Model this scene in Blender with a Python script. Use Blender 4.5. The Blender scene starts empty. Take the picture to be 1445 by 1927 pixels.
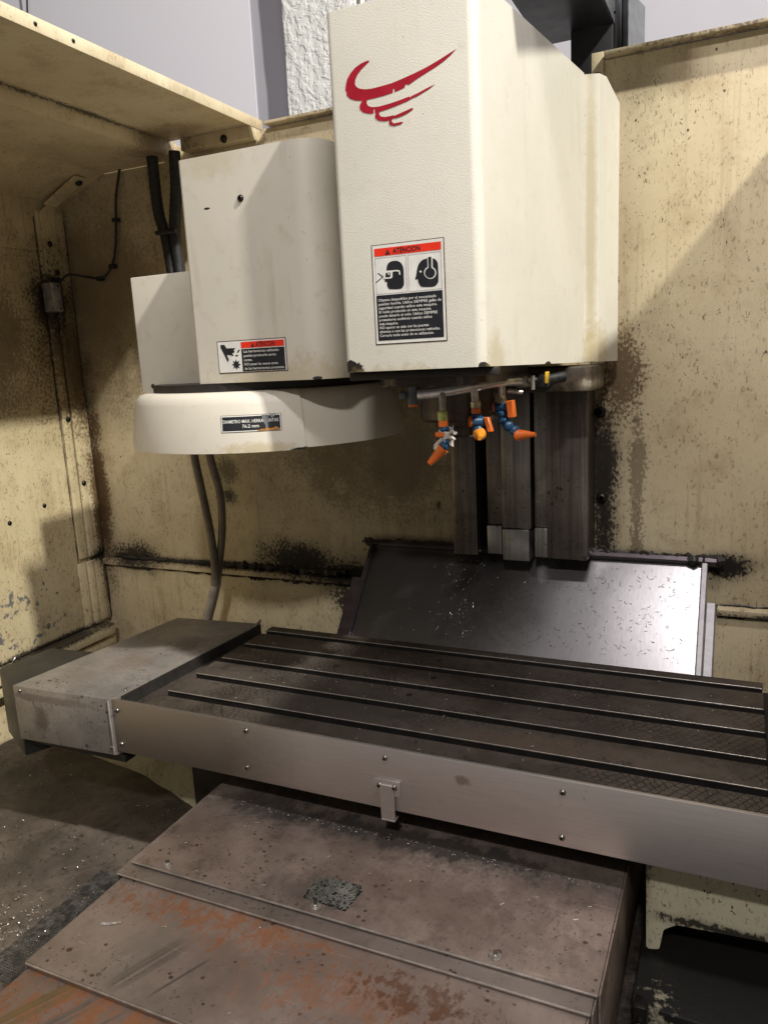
import bpy, bmesh, math, random
from mathutils import Vector, Matrix
random.seed(7)
R = math.radians
scn = bpy.context.scene
COL = scn.collection

# ------------------------------------------------------------------ camera
cam_d = bpy.data.cameras.new('camera')
cam = bpy.data.objects.new('camera', cam_d); COL.objects.link(cam)
rot = Matrix(((0.9092, -0.0359, 0.4148), (0.4133, 0.1970, -0.8890), (-0.0498, 0.9798, 0.1939)))
cam.matrix_world = Matrix.Translation((0, 0, 1.65)) @ rot.to_quaternion().to_matrix().to_4x4()
cam_d.sensor_fit = 'VERTICAL'
cam_d.sensor_height = 36.0
cam_d.lens = 36.0 * 1450 / 1927
cam_d.clip_start = 0.02
cam_d.clip_end = 100
scn.camera = cam

# ------------------------------------------------------------------ light
world = bpy.data.worlds.new('World'); scn.world = world
world.use_nodes = True
bg = world.node_tree.nodes['Background']
bg.inputs['Color'].default_value = (1.0, 0.96, 0.94, 1)
bg.inputs['Strength'].default_value = 0.12

def area_lamp(name, loc, target, sx, sy, watts, col):
    d = bpy.data.lights.new(name, 'AREA'); d.shape = 'RECTANGLE'
    d.size = sx; d.size_y = sy; d.energy = watts; d.color = col
    o = bpy.data.objects.new(name, d); COL.objects.link(o)
    o.location = loc
    o.rotation_euler = (Vector(target) - Vector(loc)).to_track_quat('-Z', 'Y').to_euler()
    return o
area_lamp('hall_lamp', (5.9, -0.8, 9.2), (-1.0, 1.6, 1.4), 0.28, 0.28, 1450, (1.0, 0.965, 0.86))
area_lamp('aisle_lamp', (0.35, -1.75, 4.05), (-0.6, 1.4, 1.3), 0.30, 0.14, 64, (1.0, 0.95, 0.89))
area_lamp('ceiling_tube_lamp', (0.25, 0.36, 4.3), (0.2, 1.3, 1.0), 0.8, 0.2, 44, (1.0, 0.95, 0.96))

scn.view_settings.view_transform = 'Standard'
scn.view_settings.look = 'None'
scn.view_settings.exposure = 0
scn.view_settings.gamma = 1
scn.render.engine = 'CYCLES'

# ------------------------------------------------------------------ node helper
class G:
    def __init__(s, name):
        s.m = bpy.data.materials.new(name); s.m.use_nodes = True
        s.t = s.m.node_tree; s.N = s.t.nodes
        s.b = s.N['Principled BSDF']
        s.P = s.N.new('ShaderNodeNewGeometry').outputs['Position']
        s.disp = None
    def lk(s, v, sock):
        if isinstance(v, bpy.types.NodeSocket): s.t.links.new(v, sock)
        elif isinstance(v, (tuple, list)) and len(v) == 3 and sock.type == 'RGBA': sock.default_value = (*v, 1)
        else: sock.default_value = v
    def math(s, op, a, b=0.0, c=None, clamp=False):
        n = s.N.new('ShaderNodeMath'); n.operation = op; n.use_clamp = clamp
        s.lk(a, n.inputs[0]); s.lk(b, n.inputs[1])
        if c is not None: s.lk(c, n.inputs[2])
        return n.outputs[0]
    def vmath(s, op, a, b=(0, 0, 0)):
        n = s.N.new('ShaderNodeVectorMath'); n.operation = op
        s.lk(a, n.inputs[0]); s.lk(b, n.inputs[1])
        return n.outputs['Value'] if op in ('LENGTH', 'DISTANCE', 'DOT_PRODUCT') else n.outputs[0]
    def sep(s, v=None):
        n = s.N.new('ShaderNodeSeparateXYZ'); s.lk(v or s.P, n.inputs[0]); return n.outputs
    def noise(s, scale, detail=3, rough=0.55, stretch=(1, 1, 1), off=(0, 0, 0), dist=0.0):
        v = s.vmath('MULTIPLY', s.vmath('ADD', s.P, off), stretch)
        n = s.N.new('ShaderNodeTexNoise'); s.lk(v, n.inputs['Vector'])
        n.inputs['Scale'].default_value = scale; n.inputs['Detail'].default_value = detail
        n.inputs['Roughness'].default_value = rough; n.inputs['Distortion'].default_value = dist
        return n.outputs['Fac']
    def vor(s, scale, stretch=(1, 1, 1), feature='F1', rnd=1.0, off=(0, 0, 0)):
        v = s.vmath('MULTIPLY', s.vmath('ADD', s.P, off), stretch)
        n = s.N.new('ShaderNodeTexVoronoi'); n.feature = feature; s.lk(v, n.inputs['Vector'])
        n.inputs['Scale'].default_value = scale; n.inputs['Randomness'].default_value = rnd
        return n.outputs['Distance']
    def step(s, v, lo, hi):
        n = s.N.new('ShaderNodeMapRange'); s.lk(v, n.inputs[0])
        n.inputs[1].default_value = lo; n.inputs[2].default_value = hi
        n.interpolation_type = 'SMOOTHSTEP'
        return n.outputs[0]
    def mix(s, f, a, b):
        n = s.N.new('ShaderNodeMix'); n.data_type = 'RGBA'
        s.lk(f, n.inputs['Factor']); s.lk(a, n.inputs['A'] if False else n.inputs[6]); s.lk(b, n.inputs[7])
        return n.outputs[2]
    def fmix(s, f, a, b):
        n = s.N.new('ShaderNodeMix'); n.data_type = 'FLOAT'
        s.lk(f, n.inputs[0]); s.lk(a, n.inputs[2]); s.lk(b, n.inputs[3])
        return n.outputs[0]
    def mul(s, a, b): return s.math('MULTIPLY', a, b)
    def zone(s, c, r, amp=0.8, sharp=3.0, nz=None):
        """patch of wear, also of painted shade, round a point with a ragged edge"""
        d = s.vmath('LENGTH', s.vmath('DIVIDE', s.vmath('SUBTRACT', s.P, c), r))
        v = s.math('SUBTRACT', 1.0, d)
        v = s.math('ADD', v, s.mul(s.math('SUBTRACT', nz if nz is not None else s.zn(), 0.5), amp * 2))
        return s.math('MULTIPLY', v, sharp, clamp=True)
    def stip(s, c, r, nz, t0=0.80, t1=0.30, k=9.0):
        """spatter, also painted light and shade: specks that crowd together towards the middle of a patch; returns (specks, density)"""
        if not hasattr(s, '_lf'): s._lf = s.noise(7, 4, 0.65, off=(0.7, 0.2, 0.4))
        d = s.vmath('LENGTH', s.vmath('DIVIDE', s.vmath('SUBTRACT', s.P, c), r))
        p = s.math('ADD', s.math('SUBTRACT', 1.18, d), s.mul(s.math('SUBTRACT', s._lf, 0.5), 1.0), clamp=True)
        th = s.math('SUBTRACT', t0, s.mul(p, t0 - t1))
        return s.math('MULTIPLY', s.math('SUBTRACT', nz, th), k, clamp=True), p
    def zn(s):
        if not hasattr(s, '_zn'): s._zn = s.noise(60, 5, 0.7)
        return s._zn
    def bump(s, h, strength=0.3, dist=0.001):
        n = s.N.new('ShaderNodeBump'); s.lk(h, n.inputs['Height'])
        n.inputs['Strength'].default_value = strength; n.inputs['Distance'].default_value = dist
        if s.disp: s.t.links.new(s.disp, n.inputs['Normal'])
        s.disp = n.outputs[0]
    def done(s, col, rough, metal=0.0, spec=0.5, coat=0.0, aniso=0.0):
        s.lk(col, s.b.inputs['Base Color']); s.lk(rough, s.b.inputs['Roughness']); s.lk(metal, s.b.inputs['Metallic'])
        s.b.inputs['Specular IOR Level'].default_value = spec
        if coat: s.b.inputs['Coat Weight'].default_value = coat; s.b.inputs['Coat Roughness'].default_value = 0.15
        if aniso: s.b.inputs['Anisotropic'].default_value = aniso
        if s.disp: s.t.links.new(s.disp, s.b.inputs['Normal'])
        return s.m

def plain(name, col, rough=0.5, metal=0.0, spec=0.5, var=0.12, scale=40):
    g = G(name)
    f = g.noise(scale, 4, 0.6)
    dark = tuple(c * (1 - var * 2.2) for c in col)
    c = g.mix(g.step(f, 0.35, 0.65), dark, col)
    return g.done(c, g.fmix(f, rough * 0.8, min(1, rough * 1.2)), metal, spec)

# ------------------------------------------------------------------ materials
MT = {}
def shell_paint(name, base, grain, zones=(), dirt=(0.34, 0.27, 0.16), dirt_amt=0.35, drips=0.25):
    g = G(name)
    big = g.noise(4.0, 4, 0.6); fine = g.noise(30, 4, 0.6)
    c = g.mix(g.step(big, 0.3, 0.7), tuple(b * 0.93 for b in base), base)
    c = g.mix(g.mul(g.step(fine, 0.52, 0.8), dirt_amt), c, dirt)
    dr = g.noise(22, 3, 0.6, (1, 1, 0.06))
    c = g.mix(g.mul(g.mul(g.step(dr, 0.55, 0.75), g.step(g.noise(5, 2, off=(3, 1, 2)), 0.45, 0.65)), drips), c, dirt)
    sp = g.noise(160, 2, 0.5, (1, 1, 0.5), off=(5, 5, 5))
    c = g.mix(g.mul(g.step(sp, 0.74, 0.78), 0.55), c, (0.10, 0.08, 0.06))
    for (cc, rr, amp, sharp, col, amt) in zones:
        c = g.mix(g.mul(g.zone(cc, rr, amp, sharp), amt), c, col)
    if grain:
        g.bump(g.noise(400, 2, 0.5), 0.40, 0.0011)
    g.bump(fine, 0.12, 0.001)
    return g.done(c, g.fmix(fine, 0.38, 0.6), 0, 0.45)
BLK = (0.018, 0.015, 0.013)
YEL = (0.42, 0.33, 0.16)
MT['head_paint'] = shell_paint('head_paint', (0.66, 0.635, 0.56), True, [
    ((-0.672, 1.33, 1.634), (0.026, 0.06, 0.016), 0.75, 9, BLK, 1.0),
    ((-0.415, 1.335, 1.628), (0.009, 0.03, 0.010), 0.4, 9, BLK, 1.0),
    ((-0.372, 1.65, 1.622), (0.02, 0.02, 0.008), 0.4, 9, BLK, 1.0),
    ((-0.58, 1.33, 1.617), (0.13, 0.2, 0.026), 0.9, 2, YEL, 0.45),
    ((-0.33, 1.93, 1.63), (0.06, 0.06, 0.10), 0.6, 2, YEL, 0.6),
    ((-0.328, 1.907, 1.93), (0.016, 0.020, 0.50), 0.35, 1.6, YEL, 0.55),
    ((-0.40, 1.38, 1.63), (0.03, 0.05, 0.07), 0.5, 2, YEL, 0.45)], dirt_amt=0.16, drips=0.22)
MT['changer_paint'] = shell_paint('changer_paint', (0.60, 0.565, 0.49), False, [
    ((-0.85, 1.42, 1.62), (0.25, 0.12, 0.05), 0.9, 1.6, YEL, 0.45),
    ((-1.02, 1.42, 2.07), (0.10, 0.05, 0.04), 0.8, 1.6, YEL, 0.3),
    ((-0.80, 1.42, 1.619), (0.012, 0.02, 0.004), 0.5, 9, BLK, 1.0),
    ((-1.039, 1.42, 1.981), (0.008, 0.01, 0.0025), 0.3, 9, BLK, 1.0)], dirt_amt=0.30, drips=0.45)
MT['hood_paint'] = shell_paint('hood_paint', (0.64, 0.60, 0.52), False, [
    ((-0.93, 1.40, 1.474), (0.16, 0.06, 0.018), 0.9, 2, YEL, 0.55),
    ((-0.87, 1.45, 1.466), (0.02, 0.03, 0.008), 0.8, 8, BLK, 1.0),
    ((-0.82, 1.48, 1.461), (0.2, 0.12, 0.008), 0.8, 8, BLK, 1.0),
    ((-1.0, 1.38, 1.458), (0.3, 0.12, 0.009), 0.8, 8, BLK, 0.7)], dirt_amt=0.12, drips=0.3)

def wall_paint(name, zones, c1=(0.70, 0.605, 0.415), c2=(0.59, 0.495, 0.325), grey=None, speck=1.0, smut=0.28):
    g = G(name)
    big = g.noise(2.2, 5, 0.62); mid = g.noise(11, 5, 0.65, off=(2, 7, 1)); fine = g.noise(75, 4, 0.7)
    c = g.mix(g.step(big, 0.32, 0.68), c1, c2)
    c = g.mix(g.mul(g.step(mid, 0.45, 0.75), 0.40), c, (0.30, 0.20, 0.10))
    # oily runs
    run = g.noise(55, 3, 0.6, (1, 1, 0.035))
    c = g.mix(g.mul(g.mul(g.step(run, 0.5, 0.72), g.step(g.noise(3.1, 3, off=(9, 4, 0)), 0.42, 0.62)), smut), c, (0.22, 0.14, 0.07))
    # brown freckles and stuck chips
    f1 = g.noise(130, 3, 0.6, (1, 1, 0.45), dist=0.6)
    c = g.mix(g.mul(g.mul(g.step(f1, 0.56, 0.66), g.step(mid, 0.30, 0.62)), 0.55 * speck), c, (0.16, 0.095, 0.045))
    f2 = g.noise(125, 1.5, 0.5, (1.0, 1.0, 0.6), off=(4, 4, 4), dist=1.6)
    c = g.mix(g.mul(g.mul(g.step(f2, 0.675, 0.71), g.step(g.noise(3.3, 3, 0.6, off=(2, 5, 9)), 0.36, 0.6)), 0.85 * speck), c, (0.035, 0.025, 0.018))
    f3 = g.vor(26, (1, 1, 0.75))
    keep = g.step(g.noise(17, 2, off=(1, 8, 3)), 0.55, 0.60)
    c = g.mix(g.mul(g.mul(g.step(f3, 0.085, 0.06), keep), 0.85 * speck), c, (0.02, 0.016, 0.012))
    if grey:
        fn = g.noise(46, 3, 0.55, off=(6, 6, 6))
        for (cc, rr) in grey:
            c = g.mix(g.mul(g.stip(cc, rr, fn, 0.72, 0.50, 16)[0], 0.95), c, (0.15, 0.155, 0.16))
    rag = g.noise(125, 4, 0.66, (1, 1, 0.75), off=(0.3, 0.1, 0.9))
    for (cc, rr, col, amt, soft) in zones:
        f_, p_ = g.stip(cc, rr, rag)
        c = g.mix(g.mul(g.mul(p_, p_), soft), c, col)
        c = g.mix(g.mul(f_, amt), c, col)
    g.bump(fine, 0.25, 0.0012); g.bump(mid, 0.10, 0.004)
    return g.done(c, g.fmix(fine, 0.36, 0.62), 0, 0.4)
BRN = (0.10, 0.055, 0.022)
TAN = (0.26, 0.17, 0.07)
MT['back_wall_paint'] = wall_paint('back_wall_paint', [
    ((-1.10, 2.1, 0.985), (0.45, 0.3, 0.060), BLK, 0.97, 0.9),
    ((-1.60, 2.1, 0.985), (0.70, 0.3, 0.022), BLK, 0.95, 0.8),
    ((-1.28, 2.1, 1.02), (0.28, 0.3, 0.11), BLK, 0.95, 0.8),
    ((-2.00, 2.1, 0.99), (0.20, 0.3, 0.09), BLK, 0.92, 0.6),
    ((-1.10, 2.1, 0.90), (0.13, 0.3, 0.09), BLK, 0.95, 0.6),
    ((-2.12, 2.1, 1.25), (0.07, 0.3, 0.60), BRN, 0.9, 0.7),
    ((-2.00, 2.1, 1.90), (0.50, 0.3, 0.60), (0.16, 0.11, 0.06), 0.4, 0.5),  # soft brown stands in for the shade under the roof shelf
    ((-0.325, 2.1, 1.30), (0.07, 0.3, 0.42), BLK, 0.93, 0.9),
    ((-0.28, 2.1, 1.58), (0.10, 0.3, 0.22), BRN, 0.8, 0.10),
    ((-0.24, 2.1, 1.30), (0.04, 0.3, 0.42), (0.07, 0.042, 0.02), 0.6, 0.05),
    ((-0.02, 2.1, 1.080), (0.10, 0.3, 0.055), BLK, 0.98, 0.9),
    ((-0.35, 2.1, 1.090), (0.50, 0.3, 0.035), BLK, 0.97, 0.9),
    ((0.15, 2.1, 0.955), (0.30, 0.3, 0.020), BLK, 0.9, 0.7),
    ((-1.55, 2.1, 1.225), (0.055, 0.3, 0.050), (0.045, 0.04, 0.035), 0.92, 0.95),
    ((-1.55, 2.1, 1.31), (0.08, 0.3, 0.08), (0.09, 0.075, 0.055), 0.7, 0.5),
    ((-0.80, 2.1, 1.22), (0.014, 0.3, 0.018), BLK, 0.95, 0.9),
    ((-0.95, 2.1, 1.38), (0.65, 0.3, 0.36), (0.15, 0.115, 0.06), 0.5, 0.75)])  # olive brown paints in the shade behind and below the hood
MT['side_wall_paint'] = wall_paint('side_wall_paint', [
    ((-2.14, 2.06, 1.72), (0.4, 0.26, 0.55), BRN, 0.7, 0.5),  # corner grime, with soft brown added for the shelf's shade
    ((-2.14, 2.10, 1.15), (0.3, 0.07, 0.65), BRN, 0.85, 0.6),
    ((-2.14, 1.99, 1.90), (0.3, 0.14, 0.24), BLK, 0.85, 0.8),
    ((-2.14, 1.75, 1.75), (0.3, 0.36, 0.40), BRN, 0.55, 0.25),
    ((-2.14, 2.08, 0.995), (0.3, 0.10, 0.05), BLK, 0.95, 0.8),
    ((-2.14, 1.80, 0.742), (0.3, 0.7, 0.022), BLK, 0.9, 0.6)],
    c1=(0.72, 0.625, 0.41), c2=(0.62, 0.525, 0.33),
    grey=[((-2.14, 1.70, 0.93), (0.6, 0.20, 0.09)), ((-2.14, 1.60, 0.79), (0.6, 0.20, 0.09)), ((-2.14, 1.80, 0.81), (0.6, 0.11, 0.06))])
MT['shelf_paint'] = wall_paint('shelf_paint', [
    ((-1.63, 1.7, 2.345), (0.03, 0.6, 0.02), BLK, 0.7, 0.3),
    ((-1.62, 2.0, 2.31), (0.25, 0.16, 0.2), (0.16, 0.105, 0.055), 0.5, 0.45),
    ((-0.05, 2.1, 2.345), (0.6, 0.08, 0.02), (0.12, 0.085, 0.05), 0.8, 0.7),
    ((-1.0, 2.1, 2.345), (0.5, 0.08, 0.02), (0.12, 0.085, 0.05), 0.8, 0.7)], c1=(0.70, 0.62, 0.44), c2=(0.62, 0.52, 0.35), speck=0.55, smut=0.2)
MT['casting_paint'] = wall_paint('casting_paint', [
    ((-0.14, 1.3, 0.70), (0.04, 0.3, 0.2), (0.10, 0.08, 0.05), 0.8, 0.6),
    ((-1.50, 1.60, 0.66), (0.50, 0.4, 0.10), BLK, 0.95, 0.7),
    ((0.05, 1.33, 0.615), (0.3, 0.1, 0.02), BLK, 0.9, 0.6)],
    c1=(0.72, 0.68, 0.52), c2=(0.58, 0.54, 0.39), speck=1.3)
MT['head_casting_paint'] = wall_paint('head_casting_paint', [
    ((-0.318, 1.80, 1.572), (0.030, 0.3, 0.022), (0.55, 0.49, 0.36), 0.9, 0.8)], c1=(0.04, 0.036, 0.03), c2=(0.025, 0.022, 0.018), speck=1.0)  # cream patch paints in the lit right tip of the dark casting
g = G('worn_base_paint')
_n = g.noise(45, 5, 0.7); _f, _p = g.stip((-0.09, 1.20, 0.50), (0.07, 0.10, 0.12), _n, 0.74, 0.42, 8)
_c = g.mix(g.mul(_f, 0.9), (0.012, 0.011, 0.010), g.mix(g.noise(90, 3), (0.22, 0.20, 0.14), (0.42, 0.39, 0.28)))
g.bump(_n, 0.3, 0.003)
MT['worn_base_paint'] = g.done(_c, 0.5, 0, 0.4)

def scallops(g, su, sv):
    x, y, z = g.sep()
    wb = g.math('SUBTRACT', g.noise(14, 2), 0.5)
    u = g.math('ADD', g.math('MULTIPLY', x, su), g.mul(wb, 3.0)); v = g.math('ADD', g.math('MULTIPLY', y, sv), g.mul(wb, 4.0))
    row = g.math('FLOOR', v)
    u = g.math('ADD', u, g.mul(g.math('MODULO', g.math('ABSOLUTE', row), 2.0), 0.5))
    uu = g.math('SUBTRACT', g.math('FRACT', u), 0.5); vv = g.math('FRACT', v)
    d = g.math('SQRT', g.math('ADD', g.math('MULTIPLY', uu, uu), g.mul(g.mul(vv, vv), 0.25)))
    return g.step(g.math('ABSOLUTE', g.math('SUBTRACT', d, 0.44)), 0.10, 0.0)

def oily_steel(name, c_lo, c_hi, r_lo=0.28, r_hi=0.55, metal=0.75, rust=(), rub=(), scal=False, blot=0.6, rust_n=(26, 0.5), streak=None):
    g = G(name)
    big = g.noise(5, 5, 0.65); mid = g.noise(21, 5, 0.65, off=(4, 2, 8)); fine = g.noise(170, 3, 0.6)
    c = g.mix(g.step(big, 0.3, 0.7), c_lo, c_hi)
    c = g.mix(g.mul(g.step(mid, 0.5, 0.75), blot), c, tuple(v * 0.45 for v in c_lo))
    sp = g.math('ADD', g.vor(52, (1, 1.15, 1)), g.mul(g.math('SUBTRACT', g.noise(19, 2, 0.5, off=(2, 9, 4)), 0.45), 0.9))
    c = g.mix(g.mul(g.mul(g.step(sp, 0.20, 0.12), g.step(g.noise(9, 3, off=(7, 7, 2)), 0.46, 0.56)), 0.8), c, (0.045, 0.024, 0.014))
    fk = g.noise(150, 2, 0.5, (1, 1.0, 1), off=(3, 9, 5), dist=0.8)
    c = g.mix(g.mul(g.mul(g.step(fk, 0.63, 0.68), g.step(g.noise(6, 3, off=(1, 4, 2)), 0.40, 0.62)), 0.75), c, (0.04, 0.026, 0.017))
    scr = g.noise(90, 2, 0.5, (0.12, 1.6, 1), off=(8, 3, 1), dist=0.3)
    c = g.mix(g.mul(g.step(scr, 0.70, 0.74), 0.25), c, tuple(min(1, v * 1.9) for v in c_hi))
    rg = g.fmix(mid, r_lo, r_hi)
    met = metal
    if streak:
        st = g.noise(60, 3, 0.6, streak)
        c = g.mix(g.mul(g.step(st, 0.42, 0.66), 0.5), c, tuple(v * 0.35 for v in c_lo))
        rg = g.math('ADD', rg, g.mul(st, 0.12))
    if scal:
        sc = g.mul(scallops(g, 58, 85), g.step(g.noise(4.5, 3, 0.6, (1, 1.6, 1), off=(8, 0, 0)), 0.45, 0.58))
        c = g.mix(g.mul(sc, 0.85), c, tuple(v * 0.35 for v in c_lo))
        g.bump(sc, 0.7, -0.0008)
    rn = g.noise(rust_n[0], 6, 0.72, (1.25, 0.8, 1), off=(1, 2, 3))
    for (cc, rr, amp, sharp, col, amt) in rust:
        if amp >= 2.0:
            f_, p_ = g.stip(cc, rr, rn, 0.74, 0.40, 8.0)
            z = g.mul(g.math('MAXIMUM', f_, g.mul(p_, 0.18)), amt)
        else:
            z = g.mul(g.zone(cc, rr, amp, sharp, nz=rn), amt)
        c = g.mix(z, c, g.mix(g.noise(90, 4, 0.7), tuple(v * 0.5 for v in col), col))
        rg = g.fmix(z, rg, 0.8)
        met = g.fmix(z, met, 0.0)
    for (cc, rr, col, amt, ang) in rub:
        # rubbed streaks running along one direction
        v = g.vmath('SUBTRACT', g.P, cc)
        ca, sa = math.cos(ang), math.sin(ang)
        a = g.vmath('DOT_PRODUCT', v, (ca, sa, 0)); b = g.vmath('DOT_PRODUCT', v, (-sa, ca, 0))
        q = g.math('ADD', g.math('POWER', g.math('ABSOLUTE', g.math('DIVIDE', a, rr[0])), 4), g.math('POWER', g.math('ABSOLUTE', g.math('DIVIDE', b, rr[1])), 4))
        k = g.math('SUBTRACT', 1.0, q, clamp=True)
        n = g.N.new('ShaderNodeTexNoise'); n.noise_dimensions = '1D'; n.inputs['Scale'].default_value = 130
        g.lk(b, n.inputs['W'])
        k = g.mul(k, g.step(n.outputs[0], 0.3, 0.6))
        c = g.mix(g.mul(k, amt), c, col)
    g.bump(fine, 0.10, 0.0006); g.bump(mid, 0.06, 0.003)
    return g.done(c, rg, met, 0.5)
ORG = (0.36, 0.135, 0.045)
MT['table_steel'] = oily_steel('table_steel', (0.050, 0.041, 0.035), (0.115, 0.096, 0.083), 0.34, 0.60, 0.45, scal=True, blot=0.7,
    rust=[((-0.35, 1.36, 0.9), (0.25, 0.06, 0.1), 1.1, 2.0, (0.10, 0.07, 0.05), 0.8),
          ((-0.75, 1.40, 0.9), (0.30, 0.16, 0.1), 1.1, 1.6, (0.035, 0.028, 0.022), 0.8)])
MT['slot_dark'] = plain('slot_dark', (0.012, 0.010, 0.009), 0.55)
MT['end_cover_steel'] = oily_steel('end_cover_steel', (0.21, 0.192, 0.182), (0.33, 0.305, 0.29), 0.30, 0.55, 0.5, blot=0.4,
    rust=[((-1.43, 1.45, 0.9), (0.10, 0.12, 0.05), 0.9, 1.5, (0.15, 0.105, 0.075), 0.7),
          ((-1.36, 1.60, 0.9), (0.06, 0.08, 0.05), 0.9, 1.5, (0.13, 0.095, 0.07), 0.7),
          ((-1.53, 1.245, 0.825), (0.03, 0.1, 0.05), 0.9, 2.0, (0.11, 0.07, 0.05), 0.8),
          ((-1.50, 1.245, 0.88), (0.2, 0.1, 0.012), 0.9, 2.0, (0.13, 0.09, 0.06), 0.7)])
def brushed(name, col, rough, stretch, dirt, zones=(), metal=0.85):
    g = G(name)
    st = g.noise(260, 3, 0.6, stretch); big = g.noise(6, 4, 0.6)
    c = g.mix(g.step(st, 0.3, 0.7), tuple(v * 0.90 for v in col), col)
    c = g.mix(g.mul(g.step(big, 0.45, 0.75), dirt), c, tuple(v * 0.45 for v in col))
    sc = g.noise(120, 2, 0.5, (1, 1, 0.3), off=(2, 2, 2), dist=1.0)
    c = g.mix(g.mul(g.step(sc, 0.75, 0.78), 0.7), c, (0.03, 0.025, 0.02))
    for (cc, rr, amp, sharp, cl, amt) in zones:
        c = g.mix(g.mul(g.zone(cc, rr, amp, sharp), amt), c, cl)
    g.bump(st, 0.05, 0.0008)
    return g.done(c, g.fmix(big, rough * 0.85, rough * 1.2), metal, 0.5)
MT['front_panel_steel'] = brushed('front_panel_steel', (0.66, 0.615, 0.60), 0.45, (0.04, 0.04, 1), 0.15, [
    ((-1.20, 1.253, 0.83), (0.42, 0.3, 0.60), 0.10, 2.0, (0.20, 0.165, 0.14), 0.8),  # dark left end: reflection gradient put into the steel colour
    ((-0.45, 1.253, 0.865), (0.02, 0.1, 0.012), 0.8, 2, (0.22, 0.14, 0.08), 0.6)])
MT['guard_steel'] = brushed('guard_steel', (0.36, 0.35, 0.355), 0.29, (1, 0.16, 0.16), 0.30, [
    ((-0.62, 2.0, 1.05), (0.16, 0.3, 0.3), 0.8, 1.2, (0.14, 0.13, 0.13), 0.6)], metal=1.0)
MT['guard_frame'] = plain('guard_frame', (0.10, 0.08, 0.09), 0.35, 0.6)
MT['guard_flange'] = plain('guard_flange', (0.40, 0.385, 0.40), 0.5, 0.6)
def way_steel(name, lo, hi):
    return oily_steel(name, lo, hi, 0.2, 0.42, 0.8, blot=0.5, streak=(1, 1, 0.03))
MT['way_dark'] = way_steel('way_dark', (0.14, 0.12, 0.108), (0.24, 0.21, 0.19))
MT['way_mid'] = way_steel('way_mid', (0.22, 0.20, 0.185), (0.38, 0.355, 0.335))
MT['way_light'] = way_steel('way_light', (0.32, 0.305, 0.295), (0.48, 0.465, 0.45))
MT['cover_plate_clean'] = oily_steel('cover_plate_clean', (0.23, 0.175, 0.148), (0.42, 0.335, 0.29), 0.28, 0.55, 0.45, blot=0.7,
    rust=[((-0.45, 1.12, 0.7), (0.30, 0.16, 0.1), 0.9, 1.3, (0.12, 0.07, 0.045), 0.6),
          ((-0.92, 1.28, 0.7), (0.24, 0.10, 0.1), 0.9, 1.4, (0.06, 0.05, 0.045), 0.85),
          ((-0.70, 1.06, 0.7), (0.14, 0.06, 0.1), 0.9, 1.5, (0.06, 0.05, 0.045), 0.6),
          ((-0.55, 1.27, 0.7), (0.5, 0.06, 0.1), 0.9, 1.6, (0.035, 0.03, 0.027), 0.9)])
MT['cover_plate_strip'] = oily_steel('cover_plate_strip', (0.22, 0.18, 0.16), (0.34, 0.285, 0.255), 0.28, 0.5, 0.5, blot=0.4)
MT['cover_plate_rusty'] = oily_steel('cover_plate_rusty', (0.25, 0.20, 0.175), (0.42, 0.345, 0.305), 0.32, 0.55, 0.4, blot=0.3, rust_n=(52, 0.5),
    rust=[((-0.80, 0.955, 0.68), (0.48, 0.075, 0.1), 3.2, 1.3, ORG, 0.8),
          ((-0.50, 0.88, 0.68), (0.36, 0.13, 0.1), 3.4, 1.2, ORG, 0.6),
          ((-0.40, 0.93, 0.68), (0.22, 0.08, 0.1), 2.4, 1.5, (0.13, 0.05, 0.02), 0.75)],
    rub=[((-0.86, 0.83, 0.68), (0.075, 0.022, 1), (0.10, 0.088, 0.075), 0.7, R(68)),
         ((-0.79, 0.825, 0.68), (0.060, 0.006, 1), (0.09, 0.085, 0.085), 0.8, R(66)),
         ((-0.90, 0.85, 0.68), (0.09, 0.05, 1), (0.26, 0.23, 0.20), 0.6, R(66))])
MT['cover_plate_orange'] = oily_steel('cover_plate_orange', (0.25, 0.19, 0.16), (0.34, 0.27, 0.24), 0.34, 0.55, 0.45, blot=0.3, rust_n=(30, 0.5),
    rust=[((-0.85, 0.70, 0.67), (0.60, 0.20, 0.1), 2.6, 1.5, (0.40, 0.155, 0.055), 0.85)],
    rub=[((-0.985, 0.69, 0.67), (0.09, 0.020, 1), (0.20, 0.135, 0.05), 0.9, R(62)),
         ((-0.925, 0.69, 0.67), (0.09, 0.013, 1), (0.15, 0.135, 0.12), 0.9, R(62)),
         ((-0.875, 0.67, 0.67), (0.09, 0.007, 1), (0.13, 0.12, 0.11), 0.8, R(62))])
MT['bare_edge_glint'] = plain('bare_edge_glint', (0.55, 0.50, 0.46), 0.35, 0.5)  # pale bare metal that also carries painted edge highlights
MT['black_grime'] = plain('black_grime', (0.022, 0.019, 0.017), 0.45)
MT['seam_shade_brown'] = plain('seam_shade_brown', (0.05, 0.032, 0.018), 0.6, var=0.3, scale=60)
MT['underside'] = plain('underside', (0.035, 0.031, 0.028), 0.5, 0.3)
MT['black_sheet'] = oily_steel('black_sheet', (0.022, 0.023, 0.027), (0.045, 0.046, 0.052), 0.3, 0.5, 0.2, blot=0.4)
MT['grey_sheet'] = plain('grey_sheet', (0.20, 0.21, 0.23), 0.4, 0.3)
MT['motor_box_paint'] = oily_steel('motor_box_paint', (0.016, 0.015, 0.014), (0.032, 0.030, 0.028), 0.4, 0.6, 0.2, blot=0.4)
g = G('pan_grime')
_b = g.noise(4, 5, 0.65); _m = g.noise(26, 5, 0.7, off=(3, 3, 3)); _f = g.noise(120, 3, 0.6)
_c = g.mix(g.step(_b, 0.35, 0.65), (0.05, 0.040, 0.033), (0.115, 0.092, 0.077))
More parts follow.
